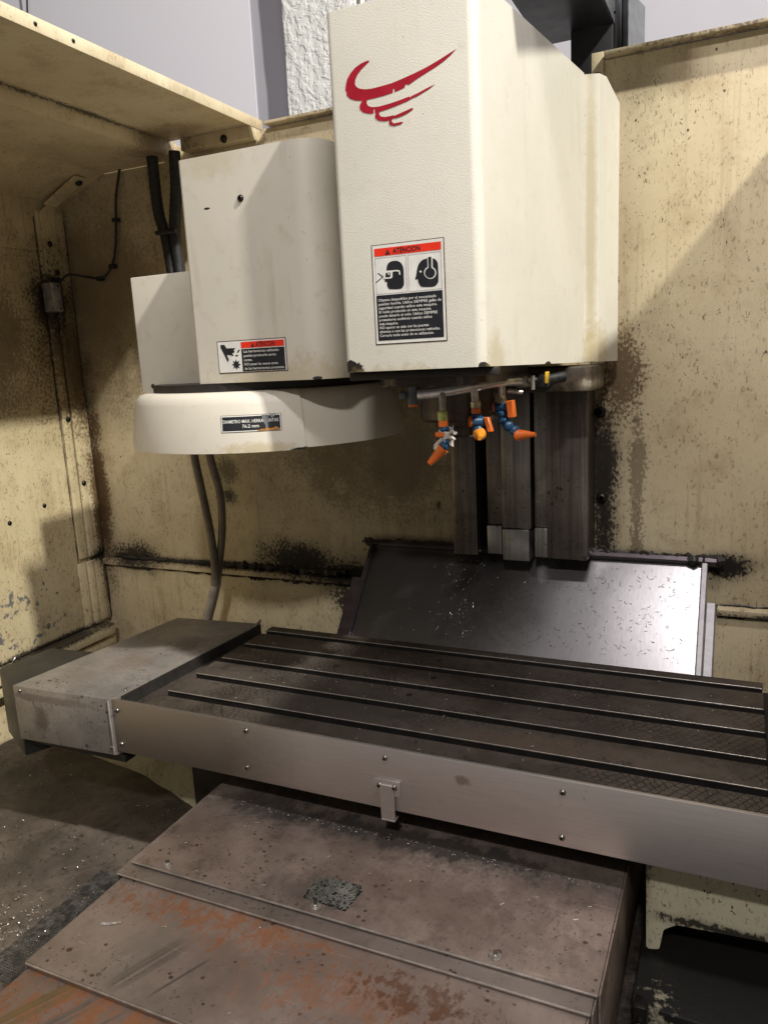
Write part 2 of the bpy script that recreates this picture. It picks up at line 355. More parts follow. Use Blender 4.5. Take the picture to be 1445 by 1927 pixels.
_c = g.mix(g.mul(g.step(_m, 0.48, 0.7), 0.7), _c, (0.03, 0.024, 0.019))
_c = g.mix(g.mul(g.step(g.noise(100, 2, 0.5, (1, 0.6, 1), dist=1.3), 0.68, 0.72), 0.8), _c, (0.018, 0.014, 0.012))
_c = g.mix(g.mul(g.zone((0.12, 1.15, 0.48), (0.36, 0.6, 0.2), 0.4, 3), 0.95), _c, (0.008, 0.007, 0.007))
g.bump(_m, 0.35, 0.004); g.bump(_f, 0.3, 0.0015)
MT['pan_grime'] = g.done(_c, g.fmix(_m, 0.35, 0.65), 0.15, 0.5)
MT['orange_plastic'] = plain('orange_plastic', (0.80, 0.17, 0.025), 0.35, var=0.08)
MT['amber_plastic'] = plain('amber_plastic', (0.80, 0.30, 0.03), 0.35, var=0.08)
MT['blue_plastic'] = plain('blue_plastic', (0.022, 0.095, 0.22), 0.38, var=0.15)
MT['grey_plastic'] = plain('grey_plastic', (0.14, 0.16, 0.19), 0.45)
MT['yellow_handle'] = plain('yellow_handle', (0.70, 0.42, 0.03), 0.4)
MT['chrome'] = plain('chrome', (0.86, 0.86, 0.86), 0.24, 0.6, var=0.1, scale=90)
MT['zinc'] = plain('zinc', (0.66, 0.63, 0.58), 0.32, 0.7, var=0.15, scale=120)
MT['brass_green'] = plain('brass_green', (0.38, 0.40, 0.14), 0.35, 0.55, var=0.2, scale=150)
MT['brass_pale'] = plain('brass_pale', (0.50, 0.45, 0.32), 0.32, 0.8, var=0.2, scale=150)
MT['spindle_dark'] = oily_steel('spindle_dark', (0.05, 0.038, 0.032), (0.11, 0.085, 0.072), 0.25, 0.45, 0.6, blot=0.5)
MT['tape'] = plain('tape', (0.66, 0.60, 0.55), 0.7, var=0.2, scale=160)
MT['rubber_black'] = plain('rubber_black', (0.022, 0.023, 0.026), 0.5, var=0.25, scale=90)
MT['conduit_dark'] = plain('conduit_dark', (0.20, 0.165, 0.13), 0.4, var=0.15, scale=25)
MT['conduit_pale'] = plain('conduit_pale', (0.48, 0.42, 0.37), 0.4, var=0.12, scale=25)
MT['screw_steel'] = plain('screw_steel', (0.30, 0.28, 0.26), 0.3, 0.9)
MT['screw_black'] = plain('screw_black', (0.025, 0.022, 0.02), 0.35, 0.5)
MT['sensor_metal'] = plain('sensor_metal', (0.42, 0.42, 0.41), 0.4, 0.5, var=0.2)
MT['red_ink'] = plain('red_ink', (0.36, 0.006, 0.022), 0.4, var=0.06)
MT['sign_red'] = plain('sign_red', (0.80, 0.035, 0.012), 0.4, var=0.04)
MT['sign_white'] = plain('sign_white', (0.74, 0.73, 0.70), 0.4, var=0.05)
MT['sign_black'] = plain('sign_black', (0.016, 0.017, 0.022), 0.4, var=0.1)
MT['sign_edge'] = plain('sign_edge', (0.13, 0.075, 0.045), 0.6, var=0.3, scale=150)
MT['sign_rust'] = plain('sign_rust', (0.62, 0.26, 0.045), 0.6, var=0.2, scale=150)
MT['swarf'] = plain('swarf', (0.74, 0.72, 0.68), 0.28, 0.65, var=0.15, scale=60)
MT['swarf_dark'] = plain('swarf_dark', (0.05, 0.045, 0.04), 0.4, 0.3)
MT['mesh_steel'] = plain('mesh_steel', (0.17, 0.16, 0.15), 0.45, 0.5, var=0.3, scale=60)
MT['residue'] = oily_steel('residue', (0.16, 0.16, 0.14), (0.44, 0.44, 0.40), 0.3, 0.6, 0.4, blot=0.8, streak=(1, 0.3, 1))
g = G('shop_wall_paint')
_b = g.noise(0.8, 3); _f = g.noise(25, 3)
g.bump(_f, 0.06, 0.002)
MT['shop_wall_shaded'] = plain('shop_wall_shaded', (0.62, 0.61, 0.69), 0.75, var=0.02, scale=2)  # darker copy of the wall paint, standing in for soft shading
MT['shop_wall_paint'] = g.done(g.mix(_b, (0.72, 0.71, 0.80), (0.76, 0.745, 0.83)), 0.75, 0, 0.3)
g = G('stucco')
_n = g.noise(24, 3, 0.55, (1, 1, 0.9), dist=0.4)
g.bump(g.step(_n, 0.38, 0.62), 0.55, 0.010)
MT['stucco'] = g.done((0.86, 0.86, 0.87), 0.85, 0, 0.3)
MT['concrete'] = plain('concrete', (0.24, 0.22, 0.20), 0.7, var=0.15, scale=6)

# ------------------------------------------------------------------ mesh helper
def link(name, me, mat, parent=None, smooth=False):
    """mesh in world coordinates -> object whose origin sits at the base of its shape"""
    xs = [v.co for v in me.vertices]
    lo = Vector((min(c.x for c in xs), min(c.y for c in xs), min(c.z for c in xs)))
    hi = Vector((max(c.x for c in xs), max(c.y for c in xs), max(c.z for c in xs)))
    o = bpy.data.objects.new(name, me); COL.objects.link(o)
    base = Vector(((lo.x + hi.x) / 2, (lo.y + hi.y) / 2, lo.z))
    me.transform(Matrix.Translation(-base))
    off = Vector((0, 0, 0)); p = parent
    while p: off += p.location; p = p.parent
    o.location = base - off
    o.parent = parent
    for m in (mat if isinstance(mat, (list, tuple)) else [mat]): me.materials.append(MT[m])
    if smooth:
        for p in me.polygons: p.use_smooth = True
    return o
def from_bm(name, bm, mat, parent=None, smooth=False, auto=None):
    bmesh.ops.recalc_face_normals(bm, faces=bm.faces)
    me = bpy.data.meshes.new(name); bm.to_mesh(me); bm.free()
    if auto is not None:
        me.set_sharp_from_angle(angle=R(auto)); smooth = True
        o = link(name, me, mat, parent)
        for p in me.polygons: p.use_smooth = True
        return o
    return link(name, me, mat, parent, smooth)
def bev(bm, edges, w, seg=2):
    if w > 0: bmesh.ops.bevel(bm, geom=list(edges), offset=w, segments=seg, affect='EDGES', profile=0.5, clamp_overlap=True)
def add_box(bm, x0, x1, y0, y1, z0, z1):
    m = Matrix.Translation(((x0 + x1) / 2, (y0 + y1) / 2, (z0 + z1) / 2)) @ Matrix.Diagonal((x1 - x0, y1 - y0, z1 - z0, 1))
    return bmesh.ops.create_cube(bm, size=1, matrix=m)['verts']
def box(name, x0, x1, y0, y1, z0, z1, mat, parent=None, b=0.002, seg=2):
    bm = bmesh.new(); add_box(bm, x0, x1, y0, y1, z0, z1); bev(bm, bm.edges[:], b, seg)
    return from_bm(name, bm, mat, parent, auto=35)
def prism(name, poly, z0, z1, mat, parent=None, b=0.0, seg=3, axis='z', bottom=True, only_top=False):
    """polygon extruded along an axis: 'z' takes (x,y); 'y' takes (x,z); 'x' takes (y,z)"""
    bm = bmesh.new()
    def P(a, c, h): return {'z': (a, c, h), 'y': (a, h, c), 'x': (h, a, c)}[axis]
    lo = [bm.verts.new(P(a, c, z0)) for a, c in poly]; hi = [bm.verts.new(P(a, c, z1)) for a, c in poly]
    n = len(poly)
    bot = bm.faces.new(lo[::-1]); top = bm.faces.new(hi)
    for i in range(n): bm.faces.new((lo[i], lo[(i + 1) % n], hi[(i + 1) % n], hi[i]))
    if b:
        es = list(top.edges) if only_top else list(set(top.edges) | set(bot.edges))
        if not only_top: es = bm.edges[:]
        bev(bm, es, b, seg)
    return from_bm(name, bm, mat, parent, auto=32)
def rounded(poly, radii, n=8):
    out = []
    for i, (x, y) in enumerate(poly):
        r = radii[i]
        p = Vector((x, y)); a = Vector(poly[i - 1]) - p; c = Vector(poly[(i + 1) % len(poly)]) - p
        if r <= 0: out.append((x, y)); continue
        a.normalize(); c.normalize(); ang = a.angle(c); t = r / math.tan(ang / 2)
        ctr = p + (a + c).normalized() * (r / math.sin(ang / 2))
        s = p + a * t - ctr; e = p + c * t - ctr
        a0 = math.atan2(s.y, s.x); a1 = math.atan2(e.y, e.x); d = (a1 - a0 + math.pi) % (2 * math.pi) - math.pi
        for k in range(n + 1):
            q = a0 + d * k / n; out.append((ctr.x + r * math.cos(q), ctr.y + r * math.sin(q)))
    return out
def catmull(pts, n=8):
    pts = [Vector(p) for p in pts]; P = [pts[0] * 2 - pts[1]] + pts + [pts[-1] * 2 - pts[-2]]
    out = []
    for i in range(1, len(P) - 2):
        for k in range(n):
            t = k / n; a, b, c, d = P[i - 1], P[i], P[i + 1], P[i + 2]
            out.append(0.5 * ((2 * b) + (c - a) * t + (2 * a - 5 * b + 4 * c - d) * t * t + (3 * b - a - 3 * c + d) * t ** 3))
    out.append(pts[-1]); return out
def add_tube(bm, path, rad, seg=12, cap=True):
    path = [Vector(p) for p in path]; rings = []
    rr = rad if isinstance(rad, (list, tuple)) else [rad] * len(path)
    up = None
    for i, p in enumerate(path):
        d = (path[min(i + 1, len(path) - 1)] - path[max(i - 1, 0)]).normalized()
        if up is None: up = d.orthogonal().normalized()
        up = (up - d * up.dot(d)).normalized(); s = d.cross(up)
        rings.append([bm.verts.new(p + (up * math.cos(2 * math.pi * k / seg) + s * math.sin(2 * math.pi * k / seg)) * rr[i]) for k in range(seg)])
    for a, b in zip(rings, rings[1:]):
        for k in range(seg): bm.faces.new((a[k], a[(k + 1) % seg], b[(k + 1) % seg], b[k]))
    if cap: bm.faces.new(rings[0][::-1]); bm.faces.new(rings[-1])
def tube(name, path, rad, mat, parent=None, seg=12):
    bm = bmesh.new(); add_tube(bm, path, rad, seg); return from_bm(name, bm, mat, parent, auto=50)
def lathe(name, prof, origin, mat, parent=None, a0=0.0, a1=2 * math.pi, seg=64):
    """prof: list of (radius, z)"""
    bm = bmesh.new(); full = abs(a1 - a0 - 2 * math.pi) < 1e-6
    cols = []
    for k in range(seg + (0 if full else 1)):
        a = a0 + (a1 - a0) * k / seg
        cols.append([bm.verts.new((origin[0] + r * math.cos(a), origin[1] + r * math.sin(a), z)) for r, z in prof])
    m = len(cols)
    for k in range(m if full else m - 1):
        A, B = cols[k], cols[(k + 1) % m]
        for i in range(len(prof) - 1): bm.faces.new((A[i], B[i], B[i + 1], A[i + 1]))
    bmesh.ops.remove_doubles(bm, verts=bm.verts, dist=1e-6)
    return from_bm(name, bm, mat, parent, auto=35)
def hexagon(name, c, d, r, h, mat, parent=None):
    d = Vector(d).normalized(); c = Vector(c)
    bm = bmesh.new(); add_tube(bm, [c, c + d * h], r, 6); bev(bm, bm.edges[:], r * 0.08, 1)
    return from_bm(name, bm, mat, parent, auto=30)
def dome_screw(name, c, n, r, mat, parent=None, socket=True):
    n = Vector(n).normalized(); c = Vector(c)
    bm = bmesh.new()
    add_tube(bm, [c - n * 0.001, c, c + n * r * 0.35, c + n * r * 0.6, c + n * r * 0.68] + ([c + n * r * 0.68, c + n * r * 0.3] if socket else []),
             [r, r, r * 0.9, r * 0.62, r * 0.42] + ([r * 0.40, r * 0.36] if socket else []), 12)
    return from_bm(name, bm, mat, parent, auto=40)
def thing(name, label, cat, loc, group=None):
    o = bpy.data.objects.new(name, None); COL.objects.link(o); o.location = loc
    o.empty_display_size = 0.05
    o['label'] = label; o['category'] = cat
    if group: o['group'] = group
    return o
def tag(o, label, cat, group=None):
    o['label'] = label; o['category'] = cat
    if group: o['group'] = group
    return o
def structure(o): o['kind'] = 'structure'; return o

# decals on any surface: f(s, t, h) -> world point, s,t in metres, h = height off the surface
def decal_poly(name, pts, f, h, mat, parent, thick=0.0003):
    bm = bmesh.new()
    vs = [bm.verts.new((a, b, 0)) for a, b in pts]
    fc = bm.faces.new(vs); bm.normal_update()
    if fc.normal.z < 0: fc.normal_flip()
    bm.normal_update(); bmesh.ops.triangulate(bm, faces=bm.faces[:], ngon_method='EAR_CLIP')
    for v in bm.verts: v.co = Vector(f(v.co.x, v.co.y, h))
    me = bpy.data.meshes.new(name); bm.to_mesh(me); bm.free()
    return link(name, me, mat, parent)
def decal_rect(name, s0, s1, t0, t1, f, h, mat, parent, nx=12, edge=None):
    bm = bmesh.new()
    g_ = [[bm.verts.new(f(s0 + (s1 - s0) * i / nx, t, h)) for i in range(nx + 1)] for t in (t0, t1)]
    for i in range(nx): bm.faces.new((g_[0][i], g_[0][i + 1], g_[1][i + 1], g_[1][i]))
    if edge:   # real thickness down to the surface
        for row, sg in ((g_[0], 1), (g_[1], -1)):
            lo = [bm.verts.new(f(s0 + (s1 - s0) * i / nx, t0 if sg > 0 else t1, edge)) for i in range(nx + 1)]
            for i in range(nx): bm.faces.new((row[i], lo[i], lo[i + 1], row[i + 1]) if sg > 0 else (row[i], row[i + 1], lo[i + 1], lo[i]))
    me = bpy.data.meshes.new(name); bm.to_mesh(me); bm.free()
    return link(name, me, mat, parent)
def decal_text(name, lines, f, h, mat, parent, size, lead, s, t, align='LEFT', bold=0.02, xs=1.0, widths=None):
    bm = bmesh.new()
    for i, ln in enumerate(lines):
        cu = bpy.data.curves.new('txt', 'FONT'); cu.body = ln; cu.size = size; cu.align_x = 'LEFT'; cu.offset = bold * size; cu.resolution_u = 2
        ob = bpy.data.objects.new('txt', cu); COL.objects.link(ob)
        dg = bpy.context.evaluated_depsgraph_get(); me = bpy.data.meshes.new_from_object(ob.evaluated_get(dg))
        bpy.data.objects.remove(ob); bpy.data.curves.remove(cu)
        w = max((v.co.x for v in me.vertices), default=0)
        k = xs if not widths else widths[i] / max(w, 1e-6)
        sx = -w * k / 2 if align == 'CENTER' else 0
        for v in me.vertices: v.co = Vector((s + sx + v.co.x * k, t - lead * i + v.co.y, 0))
        bm.from_mesh(me); bpy.data.meshes.remove(me)
    for v in bm.verts: v.co = Vector(f(v.co.x, v.co.y, h))
    me = bpy.data.meshes.new(name); bm.to_mesh(me); bm.free()
    return link(name, me, mat, parent)
def circle(cx, cy, r, n=20, a0=0, a1=360):
    return [(cx + r * math.cos(R(a0 + (a1 - a0) * k / n)), cy + r * math.sin(R(a0 + (a1 - a0) * k / n))) for k in range(n + (0 if a1 - a0 == 360 else 1))]
def smooth_poly(pts, n=4):
    P = [Vector((a, b)) for a, b in pts]; m = len(P); out = []
    for i in range(m):
        a, b, c, d = P[i - 1], P[i], P[(i + 1) % m], P[(i + 2) % m]
        for k in range(n):
            t = k / n; q = 0.5 * ((2 * b) + (c - a) * t + (2 * a - 5 * b + 4 * c - d) * t * t + (3 * b - a - 3 * c + d) * t ** 3)
            out.append((q.x, q.y))
    return out

# ================================================================== workshop behind the machine
structure(box('workshop_floor', -9, 7, -6, 4.9, -0.05, 0.0, 'concrete', b=0))
def wall_piece(name, x0, x1, y0, y1): return structure(box(name, x0, x1, y0, y1, 0.0, 6.5, 'shop_wall_paint', b=0.003))
wall_piece('workshop_wall', -9, -2.84, 4.5, 4.9)
o = wall_piece('workshop_wall', -2.838, 7, 4.506, 4.9); o.data.materials[0] = MT['shop_wall_shaded']
bm = bmesh.new(); add_box(bm, -2.53, -2.08, 4.36, 4.528, 0, 6.5)
bmesh.ops.subdivide_edges(bm, edges=bm.edges[:], cuts=40, use_grid_fill=True)
for v in bm.verts:
    if v.co.y < 4.5: v.co += Vector((random.uniform(-.006, .006), random.uniform(-.003, .003), 0))
tag(from_bm('stucco_pillar', bm, 'stucco', smooth=True), 'white rough stucco pillar standing against the lilac workshop wall', 'pillar')
tag(tube('hanging_wire', [(-4.53, 4.4, 4.6), (-4.57, 4.42, 4.3), (-4.62, 4.44, 4.12)], 0.006, 'rubber_black'), 'thin black wire hanging in front of the lilac workshop wall', 'wire')

# ================================================================== chip pan
pan = bmesh.new()
nx, ny = 60, 40
gv = [[pan.verts.new((-2.16 + 3.2 * i / nx, 0.2 + 1.9 * j / ny, 0.48 + random.uniform(-.0025, .0025))) for j in range(ny + 1)] for i in range(nx + 1)]
for i in range(nx):
    for j in range(ny): pan.faces.new((gv[i][j], gv[i + 1][j], gv[i + 1][j + 1], gv[i][j + 1]))
structure(from_bm('chip_pan_floor', pan, 'pan_grime', smooth=True))

# ================================================================== enclosure: back wall
bw = thing('splash_wall', 'grimy cream sheet metal wall behind the tool changer and spindle column', 'wall', (-0.5, 2.1, 0.48))
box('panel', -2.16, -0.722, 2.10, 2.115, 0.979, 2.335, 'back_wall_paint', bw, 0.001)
box('backing_sheet', -2.16, 1.10, 2.116, 2.122, 0.48, 1.1, 'back_wall_paint', bw, 0)
box('panel', -0.720, -0.362, 2.10, 2.115, 0.50, 2.0, 'back_wall_paint', bw, 0.001)
box('panel', -0.360, 1.10, 2.10, 2.115, 0.979, 2.335, 'back_wall_paint', bw, 0.001)
box('panel', -2.16, -0.722, 2.101, 2.115, 0.48, 0.954, 'back_wall_paint', bw, 0.001)
box('panel', -0.360, 1.10, 2.101, 2.115, 0.48, 0.954, 'back_wall_paint', bw, 0.001)
def ledge(x0, x1):
    return prism('ledge', [(2.1, 0.955), (2.084, 0.955), (2.084, 0.972), (2.1, 0.9785)], x0, x1, 'back_wall_paint', bw, 0.001, 1, axis='x')
ledge(-2.139, -1.04); ledge(-0.035, 1.1)
box('top_lip', -1.288, -0.78, 2.066, 2.115, 2.337, 2.345, 'shelf_paint', bw, 0.001)
box('top_lip', -0.326, 1.10, 2.066, 2.115, 2.337, 2.345, 'shelf_paint', bw, 0.001)
box('gusset', -0.358, -0.330, 2.088, 2.099, 2.26, 2.352, 'back_wall_paint', bw, 0.001)
dome_screw('bolt', (-0.345, 2.088, 2.296), (0, -1, 0), 0.012, 'screw_black', bw)
for x, z in ((-0.335, 1.485), (-0.33, 1.255)):
    dome_screw('bolt', (x, 2.1, z), (0, -1, 0), 0.015, 'screw_black', bw)
# sealant smears along the ledge
for x0, x1, z, th in ((-2.09, -1.15, 0.985, .008), (-1.55, -1.12, 0.988, .014), (-2.08, -1.1, 0.951, .008), (-1.5, -1.2, .949, .010), (-0.03, 0.5, 0.981, .003), (-0.03, 0.5, .952, .004)):
    pth = [(x0 + (x1 - x0) * k / 40, 2.0985, z + random.uniform(-.003, .003)) for k in range(41)]
    tube('sealant', pth, [th * random.uniform(.15, 1.3) for _ in pth], 'black_grime', bw, 6)

# ================================================================== enclosure: left wall
lw = thing('splash_wall', 'stained cream side wall with speckled chips and peeling grey patches', 'wall', (-2.14, 1.2, 0.48))
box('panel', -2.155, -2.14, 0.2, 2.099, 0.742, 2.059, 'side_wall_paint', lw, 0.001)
box('backing_sheet', -2.17, -2.156, 0.2, 2.13, 0.48, 2.24, 'side_wall_paint', lw, 0)
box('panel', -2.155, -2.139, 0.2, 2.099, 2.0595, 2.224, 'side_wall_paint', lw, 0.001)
prism('canted_panel', [(-2.139, 2.222), (-1.93, 2.2975), (-1.932, 2.306), (-2.155, 2.225)], 0.2, 2.098, 'side_wall_paint', lw, axis='y')
box('panel', -2.165, -2.15, 0.2, 2.099, 0.48, 0.741, 'side_wall_paint', lw, 0.001)
box('sill', -2.139, -2.085, 0.2, 2.055, 0.700, 0.741, 'side_wall_paint', lw, 0.003)
box('sill', -2.149, -2.10, 0.2, 2.07, 0.655, 0.688, 'side_wall_paint', lw, 0.003)
for y_, r_ in ((1.972, .0015), (2.014, .002), (2.0475, .002), (2.097, .004)):
    pth = [(-2.1388, y_, .75 + 1.42 * k / 40) for k in range(41)]
    tube('seam_shade', pth, [r_ * random.uniform(.3, 1.4) for _ in pth], 'seam_shade_brown', lw, 6)  # brown tubes draw the crevice shade between the corner strips
for y0, y1, xo in ((1.975, 2.012, .009), (2.016, 2.045, .014), (2.05, 2.094, .007)):
    box('corner_strip', -2.139, -2.139 + xo, y0, y1, 1.0, 2.19, 'side_wall_paint', lw, 0.003)
    box('corner_strip', -2.139, -2.139 + xo * .8, y0 - .012, y1 - .012, 0.745, 0.985, 'side_wall_paint', lw, 0.003)
prism('bracket', [(1.985, 1.98), (2.04, 1.98), (2.045, 2.185), (2.07, 2.215), (2.05, 2.235), (1.99, 2.185)], -2.131, -2.1225, 'side_wall_paint', lw, 0.002, 1, axis='x')
prism('bracket', [(-2.112, 2.205), (-1.965, 2.274), (-1.967, 2.280), (-2.115, 2.213)], 2.00, 2.05, 'side_wall_paint', lw, 0.0015, 1, axis='y')
for p in ((-2.1225, 2.012, 2.085), (-2.1225, 2.028, 1.995), (-2.130, 2.0, 1.50), (-2.125, 2.03, 1.27)):
    dome_screw('bolt', p, (1, 0, 0), 0.010, 'screw_black', lw)
dome_screw('bolt', (-1.98, 2.03, 2.262), (0.35, 0, -1), 0.012, 'screw_black', lw)
for y, z in ((1.86, 1.22), (1.715, 1.19), (1.62, 1.16)):
    dome_screw('bolt', (-2.14, y, z), (1, 0, 0), 0.008, 'screw_black', lw)

# ================================================================== enclosure: roof shelves and right wall
rs = thing('roof_shelf', 'cream sheet metal roof shelf with a folded lip above the left side wall', 'roof panel', (-1.6, 1.2, 2.29))
box('top_sheet', -1.6275, -1.2925, 0.2, 2.064, 2.341, 2.345, 'shelf_paint', rs, 0)
box('front_lip', -1.292, -1.288, 0.2, 2.064, 2.318, 2.346, 'shelf_paint', rs, 0.001)
box('step_sheet', -1.632, -1.628, 0.2, 2.098, 2.2975, 2.345, 'shelf_paint', rs, 0.001)
box('lower_sheet', -1.9295, -1.6325, 0.2, 2.098, 2.2965, 2.3005, 'shelf_paint', rs, 0)
box('hanger', -1.58, -1.33, 2.055, 2.098, 2.305, 2.339, 'shelf_paint', rs, 0.002)
dome_screw('bolt', (-1.42, 2.055, 2.315), (0, -1, -0.3), 0.012, 'screw_black', rs)
for y in (1.255, 1.352, 1.005):
    dome_screw('screw', (-1.288, y, 2.332), (1, 0, 0), 0.0045, 'screw_black', rs)  # dark domes in place of open holes in the lip
bm = bmesh.new(); add_box(bm, -1.632, -1.628, 0.2, 2.098, 2.346, 2.35)
bm.free()
rr_ = thing('roof_shelf', 'matching cream roof shelf above the right side of the machine', 'roof panel', (0.7, 1.2, 2.29))
box('top_sheet', 0.258, 1.10, 0.2, 2.064, 2.330, 2.335, 'shelf_paint', rr_, 0)
box('front_lip', 0.253, 0.2575, 0.2, 2.064, 2.305, 2.336, 'shelf_paint', rr_, 0.001)
rw = thing('splash_wall', 'cream side wall closing the right end of the machine', 'wall', (1.1, 1.2, 0.48))
box('panel', 1.10, 1.115, 0.2, 2.115, 0.48, 2.335, 'shelf_paint', rw, 0.001)

# ================================================================== column with ways
col = thing('machine_column', 'dark oily column ways and slide covers behind the spindle', 'machine column', (-0.53, 2.05, 1.09))
def bar(name, x0, x1, yf, yb, z0, z1, mat): return box(name, x0, x1, yf, yb, z0, z1, mat, col, 0.0025)
bar('way_cover', -0.716, -0.646, 1.985, 2.099, 1.105, 1.57, 'way_dark')
bar('way_cover', -0.452, -0.348, 1.985, 2.099, 1.108, 1.57, 'way_dark')
bar('cover_edge', -0.724, -0.7175, 2.03, 2.099, 1.11, 1.57, 'way_dark')
bar('cover_edge', -0.362, -0.3475, 1.981, 1.9845, 1.12, 1.57, 'way_mid')
bar('slide_way', -0.575, -0.496, 1.985, 2.07, 1.186, 1.58, 'way_mid')
bar('back_plate', -0.6455, -0.4525, 2.075, 2.099, 1.09, 1.58, 'underside')
bar('inner_way', -0.622, -0.580, 2.005, 2.074, 1.19, 1.58, 'way_dark')
bar('inner_way', -0.489, -0.4535, 1.997, 2.074, 1.19, 1.58, 'way_mid')
bar('stop_block', -0.573, -0.500, 1.978, 2.07, 1.098, 1.1845, 'way_light')
bar('stop_block', -0.622, -0.580, 1.998, 2.074, 1.108, 1.1885, 'way_light')
bar('stop_block', -0.488, -0.4535, 1.990, 2.074, 1.108, 1.1885, 'way_light')
dome_screw('bolt', (-0.64, 1.985, 1.118), (0, -1, 0), 0.004, 'screw_steel', col)

# ================================================================== chip guard sloping below the column
cg = thing('chip_guard', 'sloping stainless chip guard sheet below the column ways', 'chip guard', (-0.54, 1.95, 0.75))
n_g = Vector((0, -0.75, 0.66)).normalized(); t_g = Vector((0, -0.66, -0.75)).normalized()
def gp(x, d, h=0.0):   # d = distance down the slope from the wall, h = height off the sheet
    return Vector((x, 2.076, 1.099)) + t_g * d + n_g * h
def guard_box(name, x0, x1, d0, d1, h0, h1, mat, b=0.001):
    bm = bmesh.new(); vs = add_box(bm, x0, x1, d0, d1, h0, h1); bev(bm, bm.edges[:], b, 1)
    for v in bm.verts: v.co = gp(v.co.x, v.co.y, v.co.z)
    return from_bm(name, bm, mat, cg, auto=30)
guard_box('sheet', -1.0, -0.075, 0.012, 0.62, -0.004, 0.0, 'guard_steel')
guard_box('top_frame', -1.03, -0.03, -0.004, 0.011, -0.004, 0.020, 'guard_frame', .002)
for x0, x1, d_, th in ((-1.035, -0.72, -0.004, .006), (-0.36, -0.03, -0.006, .008), (-0.12, -0.02, 0.004, .011), (-1.04, -0.98, .002, .009)):
    m_ = max(8, int((x1 - x0) / .008))
    pth = [gp(x0 + (x1 - x0) * k / m_, d_ + random.uniform(-.004, .003), .012) for k in range(m_ + 1)]
    tube('crud', pth, [th * random.uniform(.3, 1.4) for _ in pth], 'black_grime', cg, 6)
guard_box('side_flange', -1.012, -1.0005, 0.011, 0.62, -0.006, 0.016, 'guard_frame', .002)
guard_box('side_flange', -1.045, -1.0125, 0.12, 0.62, -0.02, 0.006, 'guard_frame', .002)
guard_box('side_flange', -0.0745, -0.060, 0.011, 0.62, -0.006, 0.018, 'guard_flange', .002)
guard_box('edge_trim', -0.0595, -0.036, 0.120, 0.62, -0.01, 0.022, 'guard_flange', .003)

# ================================================================== work table
tb = thing('work_table', 'long dark steel machining table with five T-slots and scraped scallop marks', 'machine table', (-0.6, 1.53, 0.77))
slots = [1.330, 1.4375, 1.545, 1.652, 1.7595]
edges_y = [1.2605] + [v for s_ in slots for v in (s_ - 0.0125, s_ + 0.0125)] + [1.806]
bm = bmesh.new(); add_box(bm, -1.31, 0.30, 1.2605, 1.806, 0.80, 0.868)
from_bm('slab', bm, 'slot_dark', tb)
for k in range(6):
    y0, y1 = edges_y[2 * k], edges_y[2 * k + 1]
    # a T-slot undercut: each land is a cap wider than its stem
    bm = bmesh.new()
    xl = -1.222 if k else -1.2235
    xr = 0.068
    add_box(bm, xl, xr, y0, y1, 0.8962, 0.900)
    bev(bm, bm.edges[:], 0.0008, 1)
    ld = from_bm('table_land', bm, 'table_steel', tb)
    bm = bmesh.new(); add_box(bm, xl + .001, xr - .001, y0 + .0008, y1 - .0008, 0.8835, 0.896); add_box(bm, xl + .001, xr - .001, y0 + .008, y1 - .008, 0.8685, 0.8832)
    from_bm('slot_wall', bm, 'slot_dark', ld)  # near-black colour puts the slot's shade into its walls
    if k: box('worn_edge_glint', xl + .002, xr - .002, y0 - .0004, y0 + .0008, 0.8984, 0.9002, 'bare_edge_glint', ld, .0003, 1)  # worn land edge, its highlight put into the pale strip
# trough around the table
prism('inner_face', [(-1.2992, 1.272), (-1.2958, 1.272), (-1.2572, 1.80), (-1.2606, 1.80)], 0.8745, 0.9043, 'underside', tb)
box('trough_floor', -1.294, -1.2245, 1.2605, 1.80, 0.8685, 0.8745, 'table_steel', tb, 0.001)
box('end_trough', 0.10, 0.30, 1.26, 1.80, 0.868, 0.886, 'underside', tb, 0.001)
box('trough_rim', 0.0695, 0.0985, 1.2605, 1.80, 0.868, 0.8795, 'slot_dark', tb, 0.001)
prism('front_rail', rounded([(-1.3, 1.2605), (0.10, 1.2605), (0.10, 1.263), (-1.19, 1.263), (-1.205, 1.266), (-1.3, 1.268)], [0, 0, 0, 0, .004, 0], 4), 0.8836, 0.8995, 'table_steel', tb)
fp = box('front_panel', -1.312, 0.42, 1.251, 1.260, 0.772, 0.9035, 'front_panel_steel', tb, 0.0015)
for x, z in ((-1.296, 0.878), (-1.294, 0.793), (-0.935, 0.887), (-0.940, 0.800), (-0.609, 0.883), (-0.262, 0.880), (-0.264, 0.790), (0.08, 0.88), (0.08, 0.79)):
    dome_screw('screw', (x, 1.251, z), (0, -1, 0), 0.0062, 'screw_steel', tb)
bk = box('bracket', -0.634, -0.578, 1.2465, 1.2505, 0.805, 0.838, 'front_panel_steel', tb, 0.001)
for x in (-0.622, -0.590): dome_screw('screw', (x, 1.2465, 0.825), (0, -1, 0), 0.0065, 'screw_steel', bk)
bm = bmesh.new(); add_box(bm, -0.620, -0.590, 1.2425, 1.2464, 0.755, 0.8295); add_box(bm, -0.620, -0.590, 1.2425, 1.262, 0.751, 0.7548)
bev(bm, bm.edges[:], 0.001, 1)
from_bm('bracket_tab', bm, 'front_panel_steel', bk, auto=30)
box('underframe', -1.25, 0.35, 1.275, 1.79, 0.755, 0.799, 'underside', tb, 0.002)
for x, y in ((-0.64, 1.605), (-0.665, 1.71), (-0.66, 1.50), (-0.9, 1.60)):
    bm = bmesh.new(); add_tube(bm, [(x, y, 0.8990), (x, y, 0.9003)], .008, 14); from_bm('hole_disc', bm, 'slot_dark', tb)  # flat dark discs, the shade of a hole put into their colour

